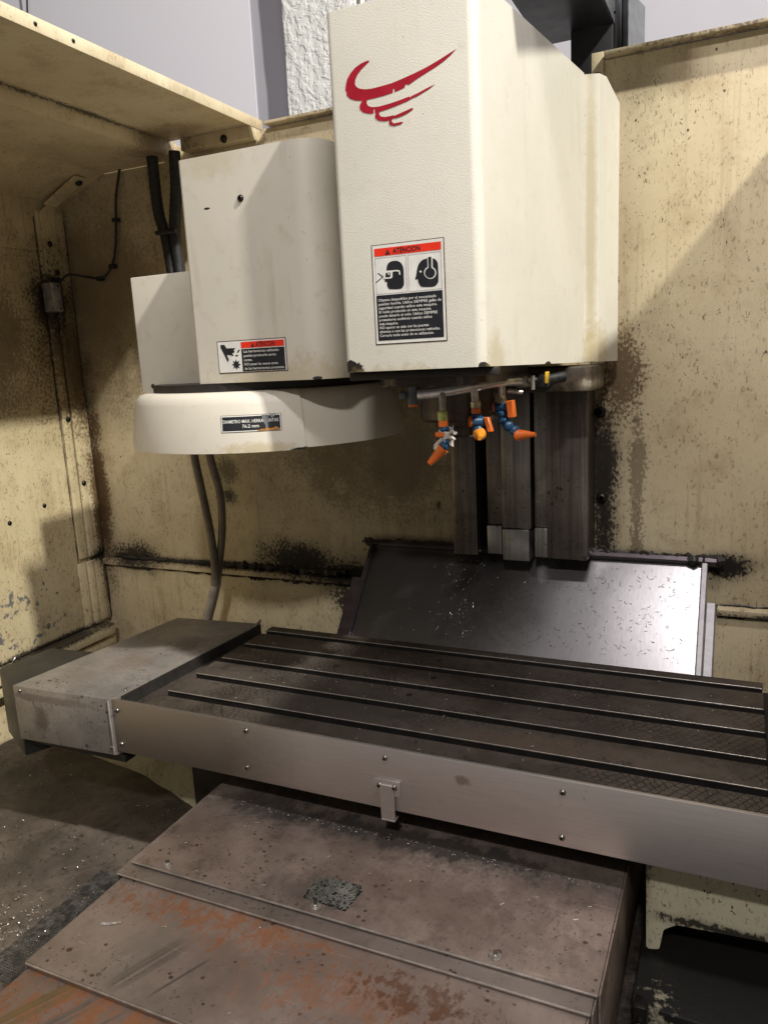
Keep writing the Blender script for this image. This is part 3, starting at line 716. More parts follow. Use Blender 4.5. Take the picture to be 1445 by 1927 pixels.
# ---- sheet cover on the left end of the table
ec = thing('table_end_cover', 'scuffed grey brown sheet metal cover over the left end of the table', 'machine cover', (-1.46, 1.5, 0.76))
prism('sheet', [(-1.612, 1.232), (-1.3135, 1.247), (-1.3005, 1.268), (-1.262, 1.806), (-1.545, 1.78)], 0.762, 0.905, 'end_cover_steel', ec, 0.0022, 2)
box('edge_strip', -1.316, -1.3132, 1.2435, 1.2472, 0.765, 0.902, 'bare_edge_glint', ec, 0.0006)
prism('end_lip', [(1.772, 0.905), (1.806, 0.905), (1.812, 0.915), (1.800, 0.912), (1.79, 0.9085)], -1.268, -1.262, 'end_cover_steel', ec, axis='x')
for p, nrm in (((-1.320, 1.2462, 0.782), (0, -1, 0)), ((-1.590, 1.2332, 0.893), (0, -1, 0)), ((-1.312, 1.30, 0.905), (0, 0, 1)), ((-1.292, 1.56, 0.905), (0, 0, 1))):
    dome_screw('screw', p, nrm, 0.005, 'screw_steel', ec)
mb = thing('motor_box', 'dull black motor box tucked behind the table end cover', 'motor box', (-1.7, 1.4, 0.7))
prism('housing', [(-1.79, 1.335), (-1.628, 1.252), (-1.605, 1.30), (-1.585, 1.52), (-1.78, 1.50)], 0.70, 0.884, 'motor_box_paint', mb, 0.004, 2)
box('skirt', -1.60, -1.30, 1.262, 1.50, 0.738, 0.758, 'underside', mb, 0.002)

# ================================================================== telescopic way cover in front
wc = thing('way_cover', 'telescopic steel way cover with rusty plates in front of the table', 'way cover', (-0.6, 1.0, 0.48))
def plate(x0, x1, y0, y1, z, mat, skirt):
    o = box('plate', x0, x1, y0, y1, z - 0.003, z, mat, wc, 0.001)
    box('front_fold', x0, x1, y0 - 0.0035, y0 - 0.0003, z - 0.0035, z - 0.0002, 'bare_edge_glint', wc, 0.0008)
    box('side_skirt', x1 + 0.0003, x1 + 0.004, y0, y1, z - skirt, z - 0.001, mat, wc, 0.0008)
    box('side_skirt', x0 - 0.004, x0 - 0.0003, y0, y1, z - skirt, z - 0.001, mat, wc, 0.0008)
    return o
p1 = plate(-1.064, -0.162, 1.018, 1.62, 0.7000, 'cover_plate_clean', 0.20)
p2 = plate(-1.074, -0.1675, 0.987, 1.40, 0.6925, 'cover_plate_strip', 0.18)
p3 = plate(-1.060, -0.1730, 0.757, 1.30, 0.6845, 'cover_plate_rusty', 0.17)
p4 = plate(-1.054, -0.1785, 0.530, 1.10, 0.6740, 'cover_plate_orange', 0.16)
for x, y in ((-0.985, 1.03), (-0.655, 1.032), (-0.325, 1.034)):
    w_ = lathe('washer', [(0.0, 0.7002), (0.0095, 0.7002), (0.0095, 0.702), (0, 0.702)], (x, y), 'zinc', p1, seg=18)
    hexagon('bolt', (x, y, 0.702), (0, 0, 1), 0.0068, 0.006, 'zinc', p1)
    bm = bmesh.new(); add_tube(bm, [(x, y, .7075), (x, y, .7105)], .0042, 10); from_bm('stud', bm, 'screw_steel', p1)
# glue residue of a torn-off label
pts = [(-0.688 + random.uniform(-.003, .003), 1.045), (-0.600, 1.04), (-0.594, 1.10), (-0.605, 1.112), (-0.668, 1.108), (-0.690, 1.09)]
bm = bmesh.new()
for _ in range(420):
    x, y = random.uniform(-.684, -.600) + random.gauss(0, .004), random.uniform(1.044, 1.106) + random.gauss(0, .003)
    a = random.uniform(0, math.pi); l = random.uniform(.003, .012); w = random.uniform(.0006, .0018); z = .7006 + random.random() * .0012
    dx, dy = math.cos(a) * l, math.sin(a) * l; ex, ey = -math.sin(a) * w, math.cos(a) * w
    bm.faces.new([bm.verts.new(q) for q in ((x - ex, y - ey, z), (x + dx - ex, y + dy - ey, z + .0004), (x + dx + ex, y + dy + ey, z + .0004), (x + ex, y + ey, z))])
o = from_bm('label_residue', bm, 'residue', wc); o['kind'] = 'stuff'
bm = bmesh.new(); bm.faces.new([bm.verts.new((a, b, .7005)) for a, b in pts]); from_bm('glue_patch', bm, 'black_grime', wc)

# ================================================================== saddle and base castings
sd = thing('saddle_casting', 'cream painted saddle casting under the right end of the table', 'casting', (0.1, 1.35, 0.54))
prism('web', rounded([(-0.127, 0.750), (-0.124, 0.540), (-0.101, 0.546), (-0.094, 0.590), (-0.072, 0.606), (0.5, 0.640), (0.5, 0.750)], [0, .006, .006, .012, .012, 0, 0], 4), 1.33, 1.36, 'casting_paint', sd, axis='y')
box('block', -0.10, 0.5, 1.37, 1.75, 0.64, 0.75, 'underside', sd, 0.003)
bs = thing('machine_base', 'worn base casting with scraped cream paint below the saddle', 'casting', (0.0, 1.1, 0.4))
prism('body', [(-0.135, 1.20), (0.6, 1.16), (0.6, 1.70), (-0.135, 1.70)], 0.35, 0.535, 'worn_base_paint', bs, 0.006, 2)
box('clamp', -0.128, -0.105, 1.165, 1.195, 0.50, 0.56, 'screw_black', bs, 0.003)
hexagon('bolt', (-0.117, 1.163, 0.525), (0, -1, 0), 0.008, 0.008, 'screw_steel', bs)
fr = thing('bed_casting', 'cream bed casting flank with black chip smears under the table end', 'casting', (-1.45, 1.6, 0.48))
bm = bmesh.new()
A = [(-1.80, 1.615, 0.475), (-1.55, 1.575, 0.475), (-1.335, 1.500, 0.475), (-1.27, 1.475, 0.475)]
B = [(-1.80, 1.72, 0.70), (-1.55, 1.69, 0.70), (-1.335, 1.63, 0.70), (-1.27, 1.60, 0.70)]
va = [bm.verts.new(p) for p in A]; vb = [bm.verts.new(p) for p in B]
for i in range(3): bm.faces.new((va[i], va[i + 1], vb[i + 1], vb[i]))
bmesh.ops.solidify(bm, geom=bm.faces[:], thickness=0.02)
from_bm('flank', bm, 'casting_paint', fr)
box('bed_end', -1.268, -1.12, 1.45, 1.75, 0.475, 0.75, 'underside', fr, 0.004)

# drain mesh along the way cover
bm = bmesh.new()
for k in range(0, 60):
    y = 0.86 + k * 0.0055; add_box(bm, -1.345, -1.20, y, y + .0016, .4875, .489)
for k in range(0, 26):
    x = -1.345 + k * 0.0055; add_box(bm, x, x + .0016, 0.86, 1.19, .4892, .4905)
o = tag(from_bm('drain_mesh', bm, 'mesh_steel'), 'strip of fine metal drain mesh beside the way cover', 'mesh')

# ================================================================== spindle head
hd = thing('spindle_head', 'tall cream spindle head cover with red swoosh emblem and warning sign', 'spindle head', (-0.548, 1.68, 1.48))
HP = [(-0.685, 1.33), (-0.411, 1.33), (-0.3405, 1.893), (-0.3425, 1.902), (-0.311, 1.913), (-0.300, 1.945), (-0.283, 2.03), (-0.813, 2.03), (-0.796, 1.945), (-0.787, 1.922), (-0.760, 1.905)]
HPr = rounded(HP, [.012, .020, .003, .003, .005, .006, 0, 0, .006, .005, .004], 6)
bm = bmesh.new()
def ztop(y): return 2.25 if y < 1.95 else 2.25 - (y - 1.95) * 0.45
lo = [bm.verts.new((a, b, 1.629 - (b - 1.33) * .016)) for a, b in HPr]; hi = [bm.verts.new((a, b, ztop(b))) for a, b in HPr]
n = len(HPr)
top = bm.faces.new(hi)
for i in range(n): bm.faces.new((lo[i], lo[(i + 1) % n], hi[(i + 1) % n], hi[i]))
bev(bm, top.edges, .010, 3)
# folded rim under the sheet, so the shell has a thickness and a dark mouth
ins = [bm.verts.new((-0.548 + (a + 0.548) * .975, 1.68 + (b - 1.68) * .985, 1.630 - (b - 1.33) * .016)) for a, b in HPr]
upv = [bm.verts.new((v.co.x, v.co.y, v.co.z + .05)) for v in ins]
bot = [e.verts[0] for e in ()]
lov = lo
for i in range(n):
    j = (i + 1) % n
    bm.faces.new((lov[j], lov[i], ins[i], ins[j])); bm.faces.new((ins[j], ins[i], upv[i], upv[j]))
cover = from_bm('cover', bm, 'head_paint', hd, auto=34)
box('head_casting', -0.735, -0.307, 1.80, 1.98, 1.556, 1.613, 'head_casting_paint', hd, 0.004)
prism('nose_block', rounded([(-0.66, 1.40), (-0.44, 1.40), (-0.43, 1.72), (-0.67, 1.72)], [.05, .05, 0, 0], 6), 1.595, 1.66, 'spindle_dark', hd, .003, 1)
lathe('spindle_nose', [(0.0, 1.478), (0.030, 1.478), (0.034, 1.482), (0.034, 1.497), (0.052, 1.499), (0.056, 1.503), (0.056, 1.512), (0.083, 1.514), (0.088, 1.520), (0.088, 1.60)], (-0.55, 1.60), 'spindle_dark', hd)
box('oil_drip_lip', -0.70, -0.40, 1.37, 1.39, 1.612, 1.628, 'underside', hd, .003)
tube('pipe_stub', [(-0.488, 1.60, 1.635), (-0.488, 1.60, 1.585)], .0075, 'zinc', hd)
tube('hose_fitting', [(-0.655, 1.42, 2.245), (-0.655, 1.42, 2.30)], .010, 'zinc', hd)

FX, FZ, FY = -0.548, 1.9, 1.33
def head_f(s, t, h): return (s, FY - 0.0002 - h, t)
EMB = [
 [(-0.6036, 2.1577), (-0.6113, 2.1531), (-0.6205, 2.1475), (-0.6281, 2.1408), (-0.6331, 2.1335), (-0.6344, 2.1264), (-0.632, 2.1215), (-0.626, 2.1174), (-0.6154, 2.1145), (-0.603, 2.1134), (-0.5853, 2.1139), (-0.5643, 2.1153), (-0.5417, 2.1192), (-0.5212, 2.1233), (-0.4992, 2.1285), (-0.4792, 2.1346), (-0.4611, 2.141), (-0.4464, 2.146), (-0.4563, 2.1387), (-0.4695, 2.1314), (-0.4845, 2.1251), (-0.4988, 2.1203), (-0.5166, 2.1139), (-0.5338, 2.1067), (-0.5363, 2.1088), (-0.5392, 2.1082), (-0.5411, 2.1039), (-0.5595, 2.1002), (-0.5599, 2.1058), (-0.5623, 2.1062), (-0.563, 2.0998), (-0.5792, 2.0982), (-0.5951, 2.0972), (-0.6125, 2.097), (-0.6218, 2.0971), (-0.6343, 2.0995), (-0.6449, 2.104), (-0.6518, 2.1108), (-0.6515, 2.116), (-0.6539, 2.1201), (-0.6521, 2.128), (-0.6492, 2.1365), (-0.6423, 2.1448), (-0.6328, 2.152), (-0.6217, 2.1565), (-0.6127, 2.1585), (-0.607, 2.1588)],
 [(-0.6125, 2.097), (-0.6136, 2.0915), (-0.6108, 2.0866), (-0.603, 2.0835), (-0.5906, 2.0824), (-0.5694, 2.0837), (-0.5485, 2.0863), (-0.533, 2.0887), (-0.531, 2.0869), (-0.5287, 2.0887), (-0.5176, 2.0911), (-0.5006, 2.096), (-0.4852, 2.0997), (-0.4957, 2.0944), (-0.5092, 2.0896), (-0.5212, 2.0857), (-0.5243, 2.0857), (-0.5384, 2.0816), (-0.5611, 2.0774), (-0.5804, 2.0748), (-0.5902, 2.0739), (-0.5989, 2.073), (-0.5985, 2.08), (-0.6006, 2.0804), (-0.6014, 2.0729), (-0.6106, 2.0743), (-0.6212, 2.0781), (-0.6271, 2.0841), (-0.6273, 2.0901), (-0.6247, 2.0942), (-0.6211, 2.0971)],
 [(-0.5902, 2.0739), (-0.5904, 2.0698), (-0.588, 2.0661), (-0.5802, 2.0636), (-0.5635, 2.0639), (-0.5618, 2.0628), (-0.5461, 2.0661), (-0.5287, 2.0698), (-0.5258, 2.0679), (-0.5359, 2.0634), (-0.5463, 2.0603), (-0.5585, 2.0586), (-0.5637, 2.0595), (-0.57, 2.0568), (-0.5814, 2.0573), (-0.5919, 2.0599), (-0.5978, 2.0643), (-0.5988, 2.0689), (-0.5964, 2.0731)],
 [(-0.5664, 2.0581), (-0.5678, 2.0549), (-0.5642, 2.0509), (-0.5555, 2.0507), (-0.5476, 2.0512), (-0.5462, 2.0492), (-0.5504, 2.0477), (-0.5626, 2.0467), (-0.5704, 2.049), (-0.5728, 2.0528), (-0.5714, 2.057)]]
bm = bmesh.new()
for k, P in enumerate(EMB):
    f_ = bm.faces.new([bm.verts.new(head_f(a, b, 0.0003 + 0.0001 * k)) for a, b in P])
bm.normal_update(); bmesh.ops.triangulate(bm, faces=bm.faces[:], ngon_method='EAR_CLIP')
me = bpy.data.meshes.new('emblem'); bm.to_mesh(me); bm.free()
link('emblem', me, 'red_ink', hd)

# ---- warning sign on the head: plate 0.137 x 0.174
X0, X1, Z0, Z1 = -0.6172, -0.4802, 1.6787, 1.8523
SW, SH = X1 - X0, Z1 - Z0
def L(s, t): return (X0 + SW * s, Z1 - SH * t)     # sign coordinates, t downwards
decal_rect('sign_backing', X0 - .0018, X1 + .0018, Z0 - .002, Z1 + .0015, head_f, .0003, 'sign_edge', hd)
ws = decal_rect('warning_sign', X0, X1, Z0, Z1, head_f, .0008, 'sign_white', hd)
ws['label'] = 'white warning sign with red heading and two head pictograms'
def rect(name, s0, s1, t0, t1, h, m): 
    a = L(s0, t1); b = L(s1, t0); return decal_rect(name, a[0], b[0], a[1], b[1], head_f, h, m, ws, 2)
rect('red_band', .03, .97, .03, .108, .0012, 'sign_red')
rect('black_field', .03, .97, .502, .968, .0012, 'sign_black')
for s0, s1 in ((.035, .48), (.505, .965)):
    for a in ((s0, s1, .125, .128), (s0, s1, .487, .490), (s0, s0 + .004, .128, .487), (s1 - .004, s1, .128, .487)):
        rect('frame_line', *a, .0011, 'grey_sheet')
p = L(.30, .098)
decal_text('heading', ['ATENCION'], head_f, .0016, 'sign_black', ws, .0125, .01, p[0], p[1] + .0008, widths=[SW * .385])
def tri(s, t, w, h, f, hh, par, Lf):
    a, b, c = Lf(s, t), Lf(s + w, t), Lf(s + w / 2, t - h)
    decal_poly('hazard_triangle', [a, b, c], f, hh, 'sign_black', par)
    m = Lf(s + w / 2, t - h * .12); k = (b[0] - a[0])
    decal_rect('exclamation_mark', m[0] - k * .035, m[0] + k * .035, m[1] + k * .14, m[1] + k * .42, f, hh + .0003, 'sign_red', par, 1)
    decal_rect('exclamation_mark', m[0] - k * .035, m[0] + k * .035, m[1], m[1] + k * .07, f, hh + .0003, 'sign_red', par, 1)
tri(.185, .0985, .075, .052, head_f, .0016, ws, L)
txt = ['Objetos despedidos por el mecanizado', 'pueden herirle. Utilice SIEMPRE gafas de', 'seguridad cuando utilice esta maquina.', 'El ruido producido en esta maquina',
       'puede danarle el oido. Utilice SIEMPRE', 'protectores auditivos cuando utilice', 'esta maquina.', 'NO operar en esta con las puertas', 'abiertas o con las protecciones retiradas.', 'Cerrarlo todo antes de su utilizacion.']
wd = [.84, .91, .85, .76, .85, .77, .28, .72, .88, .79]
p = L(.055, .565)
decal_text('lettering', txt, head_f, .0016, 'sign_white', ws, .0068, SH * .0405, p[0], p[1], widths=[SW * w * .985 for w in wd], bold=.006)
def pic(name, pts, h, m, smooth=True):
    q = [L(s, t) for s, t in pts]
    if smooth: q = smooth_poly(q, 4)
    decal_poly(name, q, head_f, h, m, ws)
def Z3(a, b):   # helper for pictogram outlines: sign coords from a traced grid (1170 x 1610, sheared back)
    s = (a - 85 - (b - 215) * 0.056) / 1158; t = (b - 215 + (a - 85) * 0.1324 - (b - 215) * 0.0074) / 1612
    return (s, t)
def trace(name, pts, h, m, smooth=True): pic(name, [Z3(a, b) for a, b in pts], h, m, smooth)
trace('head_pictogram', [(335, 560), (350, 500), (390, 460), (450, 440), (510, 440), (565, 465), (600, 515), (615, 580), (620, 700), (625, 800), (605, 855), (560, 888), (400, 900), (365, 880), (345, 840), (340, 785), (306, 780), (310, 735), (330, 640)], .0012, 'sign_black')
trace('goggles_pictogram', [(292, 640), (310, 610), (400, 598), (520, 585), (555, 600), (565, 655), (548, 660), (535, 615), (515, 608), (440, 618), (435, 690), (415, 722), (310, 735), (286, 715)], .0016, 'sign_white')
trace('lens_pictogram', [(325, 640), (400, 628), (402, 690), (390, 702), (318, 706)], .0020, 'sign_black', False)
trace('eye_pictogram', [(360, 655), (373, 638), (388, 652), (375, 672)], .0024, 'sign_white')
trace('chip_arrow_pictogram', [(180, 650), (195, 642), (285, 700), (160, 812), (150, 802), (262, 704)], .0012, 'sign_black', False)
trace('head_pictogram', [(835, 560), (860, 480), (910, 420), (980, 388), (1060, 378), (1115, 395), (1155, 440), (1168, 510), (1178, 720), (1160, 780), (1100, 828), (930, 840), (885, 815), (858, 765), (848, 722), (808, 722), (822, 650)], .0012, 'sign_black')
trace('earmuff_pictogram', circle(1045, 612, 98, 24), .0016, 'sign_white', False)
trace('earmuff_pictogram', [(995, 360), (1078, 352), (1085, 530), (1005, 535)], .0017, 'sign_white', False)
trace('earmuff_pictogram', circle(1045, 612, 80, 24), .0020, 'sign_black', False)
trace('earmuff_pictogram', [(1010, 364), (1060, 358), (1066, 550), (1022, 550)], .0021, 'sign_black', False)
trace('eye_pictogram', circle(892, 598, 17, 12), .0016, 'sign_white', False)

# ================================================================== coolant manifold
cm = thing('coolant_manifold', 'bent chrome coolant pipe with three flexible nozzles under the spindle head', 'coolant pipe', (-0.5, 1.53, 1.45))
tube('pipe', catmull([(-0.590, 1.45, 1.578), (-0.54, 1.468, 1.5815), (-0.49, 1.50, 1.588), (-0.452, 1.55, 1.594), (-0.432, 1.61, 1.593), (-0.424, 1.65, 1.590)], 7), .0108, 'chrome', cm, 20)
cl = tube('hose_clamp', [(-0.428, 1.628, 1.592), (-0.421, 1.662, 1.589)], [.0135, .0135], 'zinc', cm, 20)
for k in range(4):
    a = k / 4
    tube('clamp_band', [(-0.428 + .007 * a, 1.630 + .030 * a, 1.592), (-0.4275 + .007 * a, 1.634 + .030 * a, 1.5918)], .0152, 'zinc', cl, 18)
hexagon('clamp_screw', (-0.405, 1.63, 1.592), (0.2, 1, .1), .006, .022, 'zinc', cl)
hexagon('clamp_screw', (-0.398, 1.625, 1.602), (0, 0, -1), .0045, .03, 'zinc', cl)
tube('hose', catmull([(-0.422, 1.66, 1.589), (-0.40, 1.70, 1.588), (-0.36, 1.75, 1.592)], 6), .012, 'rubber_black', cm)
vl = tube('end_valve', [(-0.5985, 1.447, 1.5585), (-0.5985, 1.447, 1.594)], .0098, 'grey_plastic', cm, 16)
tube('neck', [(-0.592, 1.449, 1.578), (-0.582, 1.452, 1.5785)], .0085, 'rubber_black', vl)
lathe('ball_end', [(0, 1.569), (.005, 1.570), (.0078, 1.574), (.0085, 1.578), (.0078, 1.582), (.005, 1.586), (0, 1.587)], (-0.6165, 1.440), 'grey_plastic', vl, seg=16)
tube('valve_cap', [(-0.5985, 1.447, 1.5535), (-0.5985, 1.447, 1.5583)], .0095, 'orange_plastic', vl, 16)
prism('valve_handle', [(-0.6095, 1.595), (-0.5885, 1.595), (-0.5885, 1.612), (-0.5925, 1.612), (-0.6095, 1.6025)], 1.440, 1.454, 'orange_plastic', vl, .001, 1, axis='y')

def bead(bm, a, b, r):   # one ball-and-socket segment
    a, b = Vector(a), Vector(b)
    add_tube(bm, [a, a + (b - a) * .15, a + (b - a) * .45, a + (b - a) * .62, a + (b - a) * .75, b], [r * .72, r * .98, r, r * .80, r * .62, r * .72], 14)
def hose_beads(name, pts, r, parent):
    bm = bmesh.new()
    for a, b in zip(pts, pts[1:]): bead(bm, a, Vector(b) + (Vector(b) - Vector(a)) * .18, r)
    return from_bm(name, bm, 'blue_plastic', parent, auto=40)
def cone(name, a, b, r0, r1, mat, parent):
    a, b = Vector(a), Vector(b); d = b - a
    bm = bmesh.new(); add_tube(bm, [a, a + d * .10, a + d * .12, a + d * .95, b, b - d * .02, b - d * .2], [r0, r0, r0 * .95, r1 * 1.05, r1, r1 * .6, r1 * .5], 16)
    return from_bm(name, bm, mat, parent, auto=40)
# stub pipes, fittings, nozzles
tube('stub', [(-0.541, 1.462, 1.578), (-0.5375, 1.452, 1.540)], .0075, 'zinc', cm)
h1 = hexagon('fitting', (-0.5375, 1.451, 1.5445), (0.03, 0, -1), .0115, .020, 'brass_green', cm)
hexagon('collar', (-0.5365, 1.450, 1.5245), (0.03, 0, -1), .0108, .012, 'orange_plastic', h1)
n1 = hose_beads('nozzle_hose', [(-0.5355, 1.45, 1.5125), (-0.533, 1.449, 1.500), (-0.529, 1.446, 1.487), (-0.5285, 1.440, 1.479), (-0.537, 1.437, 1.470)], .0105, cm)
cone('nozzle_tip', (-0.533, 1.438, 1.4715), (-0.562, 1.431, 1.4405), .0125, .0058, 'orange_plastic', n1)
prism('valve_handle', [(-0.548, 1.494), (-0.530, 1.494), (-0.530, 1.502), (-0.548, 1.5035)], 1.432, 1.446, 'orange_plastic', n1, .001, 1, axis='y')
# torn tape wrapped round the first nozzle
bm = bmesh.new(); tp = []
for k in range(26):
    a = k * 0.55; rr = .0125 + random.uniform(-.0025, .004)
    tp.append((-0.530 + math.cos(a) * rr, 1.447 + math.sin(a) * rr * .9, 1.508 - k * .0012 + random.uniform(-.003, .003)))
for a, b in zip(tp, tp[1:]):
    a, b = Vector(a), Vector(b); w = Vector((random.uniform(-.002, .002), random.uniform(-.002, .002), .0065 + random.uniform(-.002, .002)))
    bm.faces.new([bm.verts.new(q) for q in (a - w, b - w, b + w, a + w)])
add_tube(bm, catmull([(-0.520, 1.437, 1.500), (-0.512, 1.434, 1.506), (-0.507, 1.433, 1.500), (-0.503, 1.434, 1.503)], 4), .0028, 6)
add_tube(bm, catmull([(-0.522, 1.436, 1.494), (-0.512, 1.433, 1.492), (-0.508, 1.434, 1.488)], 4), .0035, 6)
add_tube(bm, catmull([(-0.534, 1.436, 1.489), (-0.545, 1.434, 1.480), (-0.547, 1.434, 1.470), (-0.543, 1.435, 1.464)], 4), [.004] * 5 + [.0055] * 4 + [.004] * 4, 6)
bmesh.ops.remove_doubles(bm, verts=bm.verts, dist=.0003)
from_bm('torn_tape', bm, 'tape', n1)

tube('stub', [(-0.4885, 1.505, 1.585), (-0.4865, 1.505, 1.555)], .0080, 'zinc', cm)
h2 = hexagon('fitting', (-0.486, 1.505, 1.5585), (0.03, 0, -1), .0115, .014, 'brass_pale', cm)
hexagon('collar', (-0.4855, 1.505, 1.5445), (0.03, 0, -1), .0108, .011, 'orange_plastic', h2)
n2 = hose_beads('nozzle_hose', [(-0.4855, 1.505, 1.5335), (-0.4835, 1.504, 1.5185), (-0.4815, 1.502, 1.5035), (-0.477, 1.492, 1.494)], .0112, cm)
tube('valve_body', [(-0.492, 1.492, 1.5185), (-0.468, 1.506, 1.5175)], .0095, 'blue_plastic', n2, 16)
tube('valve_cap', [(-0.495, 1.488, 1.5187), (-0.4915, 1.490, 1.5186)], .0108, 'orange_plastic', n2, 18)
prism('valve_handle', [(-0.4675, 1.526), (-0.4575, 1.526), (-0.4495, 1.497), (-0.4585, 1.497)], 1.494, 1.508, 'orange_plastic', n2, .001, 1, axis='y')
cone('nozzle_tip', (-0.4765, 1.497, 1.493), (-0.4655, 1.462, 1.488), .0135, .0040, 'amber_plastic', n2)

tube('stub', [(-0.449, 1.565, 1.590), (-0.4515, 1.575, 1.556)], .0080, 'zinc', cm)
tube('side_stub', [(-0.447, 1.60, 1.572), (-0.418, 1.615, 1.5675)], .005, 'zinc', cm)
tube('side_stub', [(-0.545, 1.60, 1.571), (-0.508, 1.61, 1.571)], .006, 'screw_black', cm)
h3 = hexagon('fitting', (-0.4515, 1.575, 1.5625), (0.0, 0, -1), .0105, .015, 'brass_pale', cm)
n3 = hose_beads('nozzle_hose', [(-0.4525, 1.575, 1.532), (-0.449, 1.573, 1.517), (-0.444, 1.572, 1.505), (-0.428, 1.570, 1.496), (-0.416, 1.567, 1.485)], .0118, cm)
tube('valve_body', [(-0.466, 1.575, 1.540), (-0.440, 1.575, 1.541)], .0105, 'blue_plastic', n3, 16)
tube('valve_cap', [(-0.4705, 1.574, 1.540), (-0.4665, 1.5745, 1.540)], .0112, 'orange_plastic', n3, 16)
prism('valve_handle', [(-0.440, 1.553), (-0.4265, 1.5545), (-0.423, 1.519), (-0.4365, 1.519)], 1.562, 1.586, 'orange_plastic', n3, .0012, 1, axis='y')
cone('nozzle_tip', (-0.419, 1.568, 1.483), (-0.377, 1.556, 1.4845), .0125, .0045, 'orange_plastic', n3)
bv = thing('ball_valve', 'small shut-off valve with a yellow lever beside the coolant pipe', 'valve', (-0.39, 1.66, 1.58))
box('body', -0.41, -0.375, 1.655, 1.685, 1.575, 1.602, 'rubber_black', bv, .003)
prism('lever', [(-0.376, 1.585), (-0.371, 1.583), (-0.369, 1.608), (-0.375, 1.608)], 1.635, 1.655, 'yellow_handle', bv, .0015, 2, axis='y')

# ================================================================== tool changer
tc = thing('tool_changer', 'cream tool changer with boxy cover above a round carousel hood', 'tool changer', (-1.1, 1.7, 1.46))
bx_ = prism('cover', rounded([(-1.106, 1.42), (-0.765, 1.42), (-0.745, 1.99), (-1.106, 1.99)], [.010, .065, .02, .01], 10), 1.6165, 2.085, 'changer_paint', tc, .008, 3, only_top=True)
prism('rear_cover', rounded([(-1.425, 1.595), (-1.00, 1.595), (-1.00, 1.96), (-1.425, 1.96)], [.006, 0, 0, .006], 4), 1.598, 1.886, 'changer_paint', tc, .003, 2, only_top=True)
for x in (-1.385, -1.215): dome_screw('screw', (x, 1.595, 1.612), (0, -1, 0), .006, 'screw_black', tc)
dome_screw('screw', (-0.952, 1.42, 1.991), (0, -1, 0), .0075, 'screw_black', tc)
lathe('core', [(0.0, 1.598), (0.285, 1.598), (0.285, 1.6155), (0.0, 1.6155)], (-1.10, 1.70), 'black_grime', tc)
HC = (-1.10, 1.70)
prof = [(0.345, 1.467), (0.3445, 1.482), (0.339, 1.53), (0.331, 1.570), (0.3265, 1.583), (0.317, 1.593), (0.303, 1.597), (0.20, 1.598)]
inner = [(0.20, 1.592), (0.30, 1.590), (0.318, 1.580), (0.338, 1.485), (0.340, 1.467)]
ho = lathe('carousel_hood', prof + inner + [prof[0]], HC, 'hood_paint', tc, R(-225), R(-45.5), 70)
ho['label'] = 'rounded cream front section of the carousel hood'
prof2 = [(r - .005, z + (.003 if i == 0 else -.001)) for i, (r, z) in enumerate(prof)]
inner2 = [(r - .005, z - .001 if i < 4 else z + .003) for i, (r, z) in enumerate(inner)]
hs = lathe('hood_side', prof2 + inner2 + [prof2[0]], HC, 'hood_paint', tc, R(-46), R(135), 60)
lathe('carousel_disc', [(0.0, 1.50), (0.30, 1.50), (0.30, 1.515), (0.0, 1.515)], HC, 'black_grime', tc)
# cutter warning label
def box_f(s, t, h): return (s, 1.42 - .0002 - h, t)
bX0, bX1, bZ0, bZ1 = -1.042, -0.870, 1.6390, 1.7045
bW, bH = bX1 - bX0, bZ1 - bZ0
def LB(s, t): return (bX0 + bW * s, bZ1 - bH * t)
decal_rect('label_backing', bX0 - .0018, bX1 + .0018, bZ0 - .0022, bZ1 + .0018, box_f, .0003, 'sign_edge', tc)
wl = decal_rect('warning_label', bX0, bX1, bZ0, bZ1, box_f, .0008, 'sign_white', tc)
wl['label'] = 'small warning label with a cut hand pictogram'
def rectb(name, s0, s1, t0, t1, h, m):
    a = LB(s0, t1); b = LB(s1, t0); return decal_rect(name, a[0], b[0], a[1], b[1], box_f, h, m, wl, 2)
rectb('red_band', .355, .985, .04, .235, .0012, 'sign_red')
rectb('black_field', .355, .985, .265, .985, .0012, 'sign_black')
p = LB(.575, .215)
decal_text('heading', ['ATENCION'], box_f, .0016, 'sign_black', wl, .0135, .01, p[0], p[1] + .0005, widths=[bW * .275])
tri(.505, .215, .05, .14, box_f, .0016, wl, LB)
p = LB(.385, .385)
decal_text('lettering', ['Las herramientas utilizadas', 'pueden producirle serios', 'cortes.', 'NO poner las manos cerca', 'de las herramientas presentes.'], box_f, .0016, 'sign_white', wl, .0078, bH * .138, p[0], p[1], widths=[bW * w for w in (.52, .475, .125, .495, .585)], bold=.006)
def picb(name, pts, h=.0012, m='sign_black'): decal_poly(name, [LB(*q) for q in pts], box_f, h, m, wl)
picb('hand_pictogram', [(.045, .09), (.105, .09), (.135, .21), (.27, .22), (.25, .27), (.235, .275), (.255, .33), (.24, .37), (.225, .365), (.215, .40), (.235, .445), (.215, .47), (.19, .44), (.13, .425), (.155, .58), (.145, .645), (.13, .63), (.045, .18)])
picb('fragment_pictogram', [(.29, .36), (.305, .29), (.335, .27), (.325, .33), (.295, .385)])
picb('fragment_pictogram', [(.255, .445), (.305, .44), (.295, .485), (.27, .495)])
cut = []
for k in range(8):
    a = k / 8 * 2 * math.pi
    for dr, da in ((.42, 0), (.30, .18), (.22, .45)): cut.append((.262 + math.cos(a + da) * dr * .165, .755 + math.sin(a + da) * dr * .165 * bW / bH))
picb('cutter_pictogram', cut)
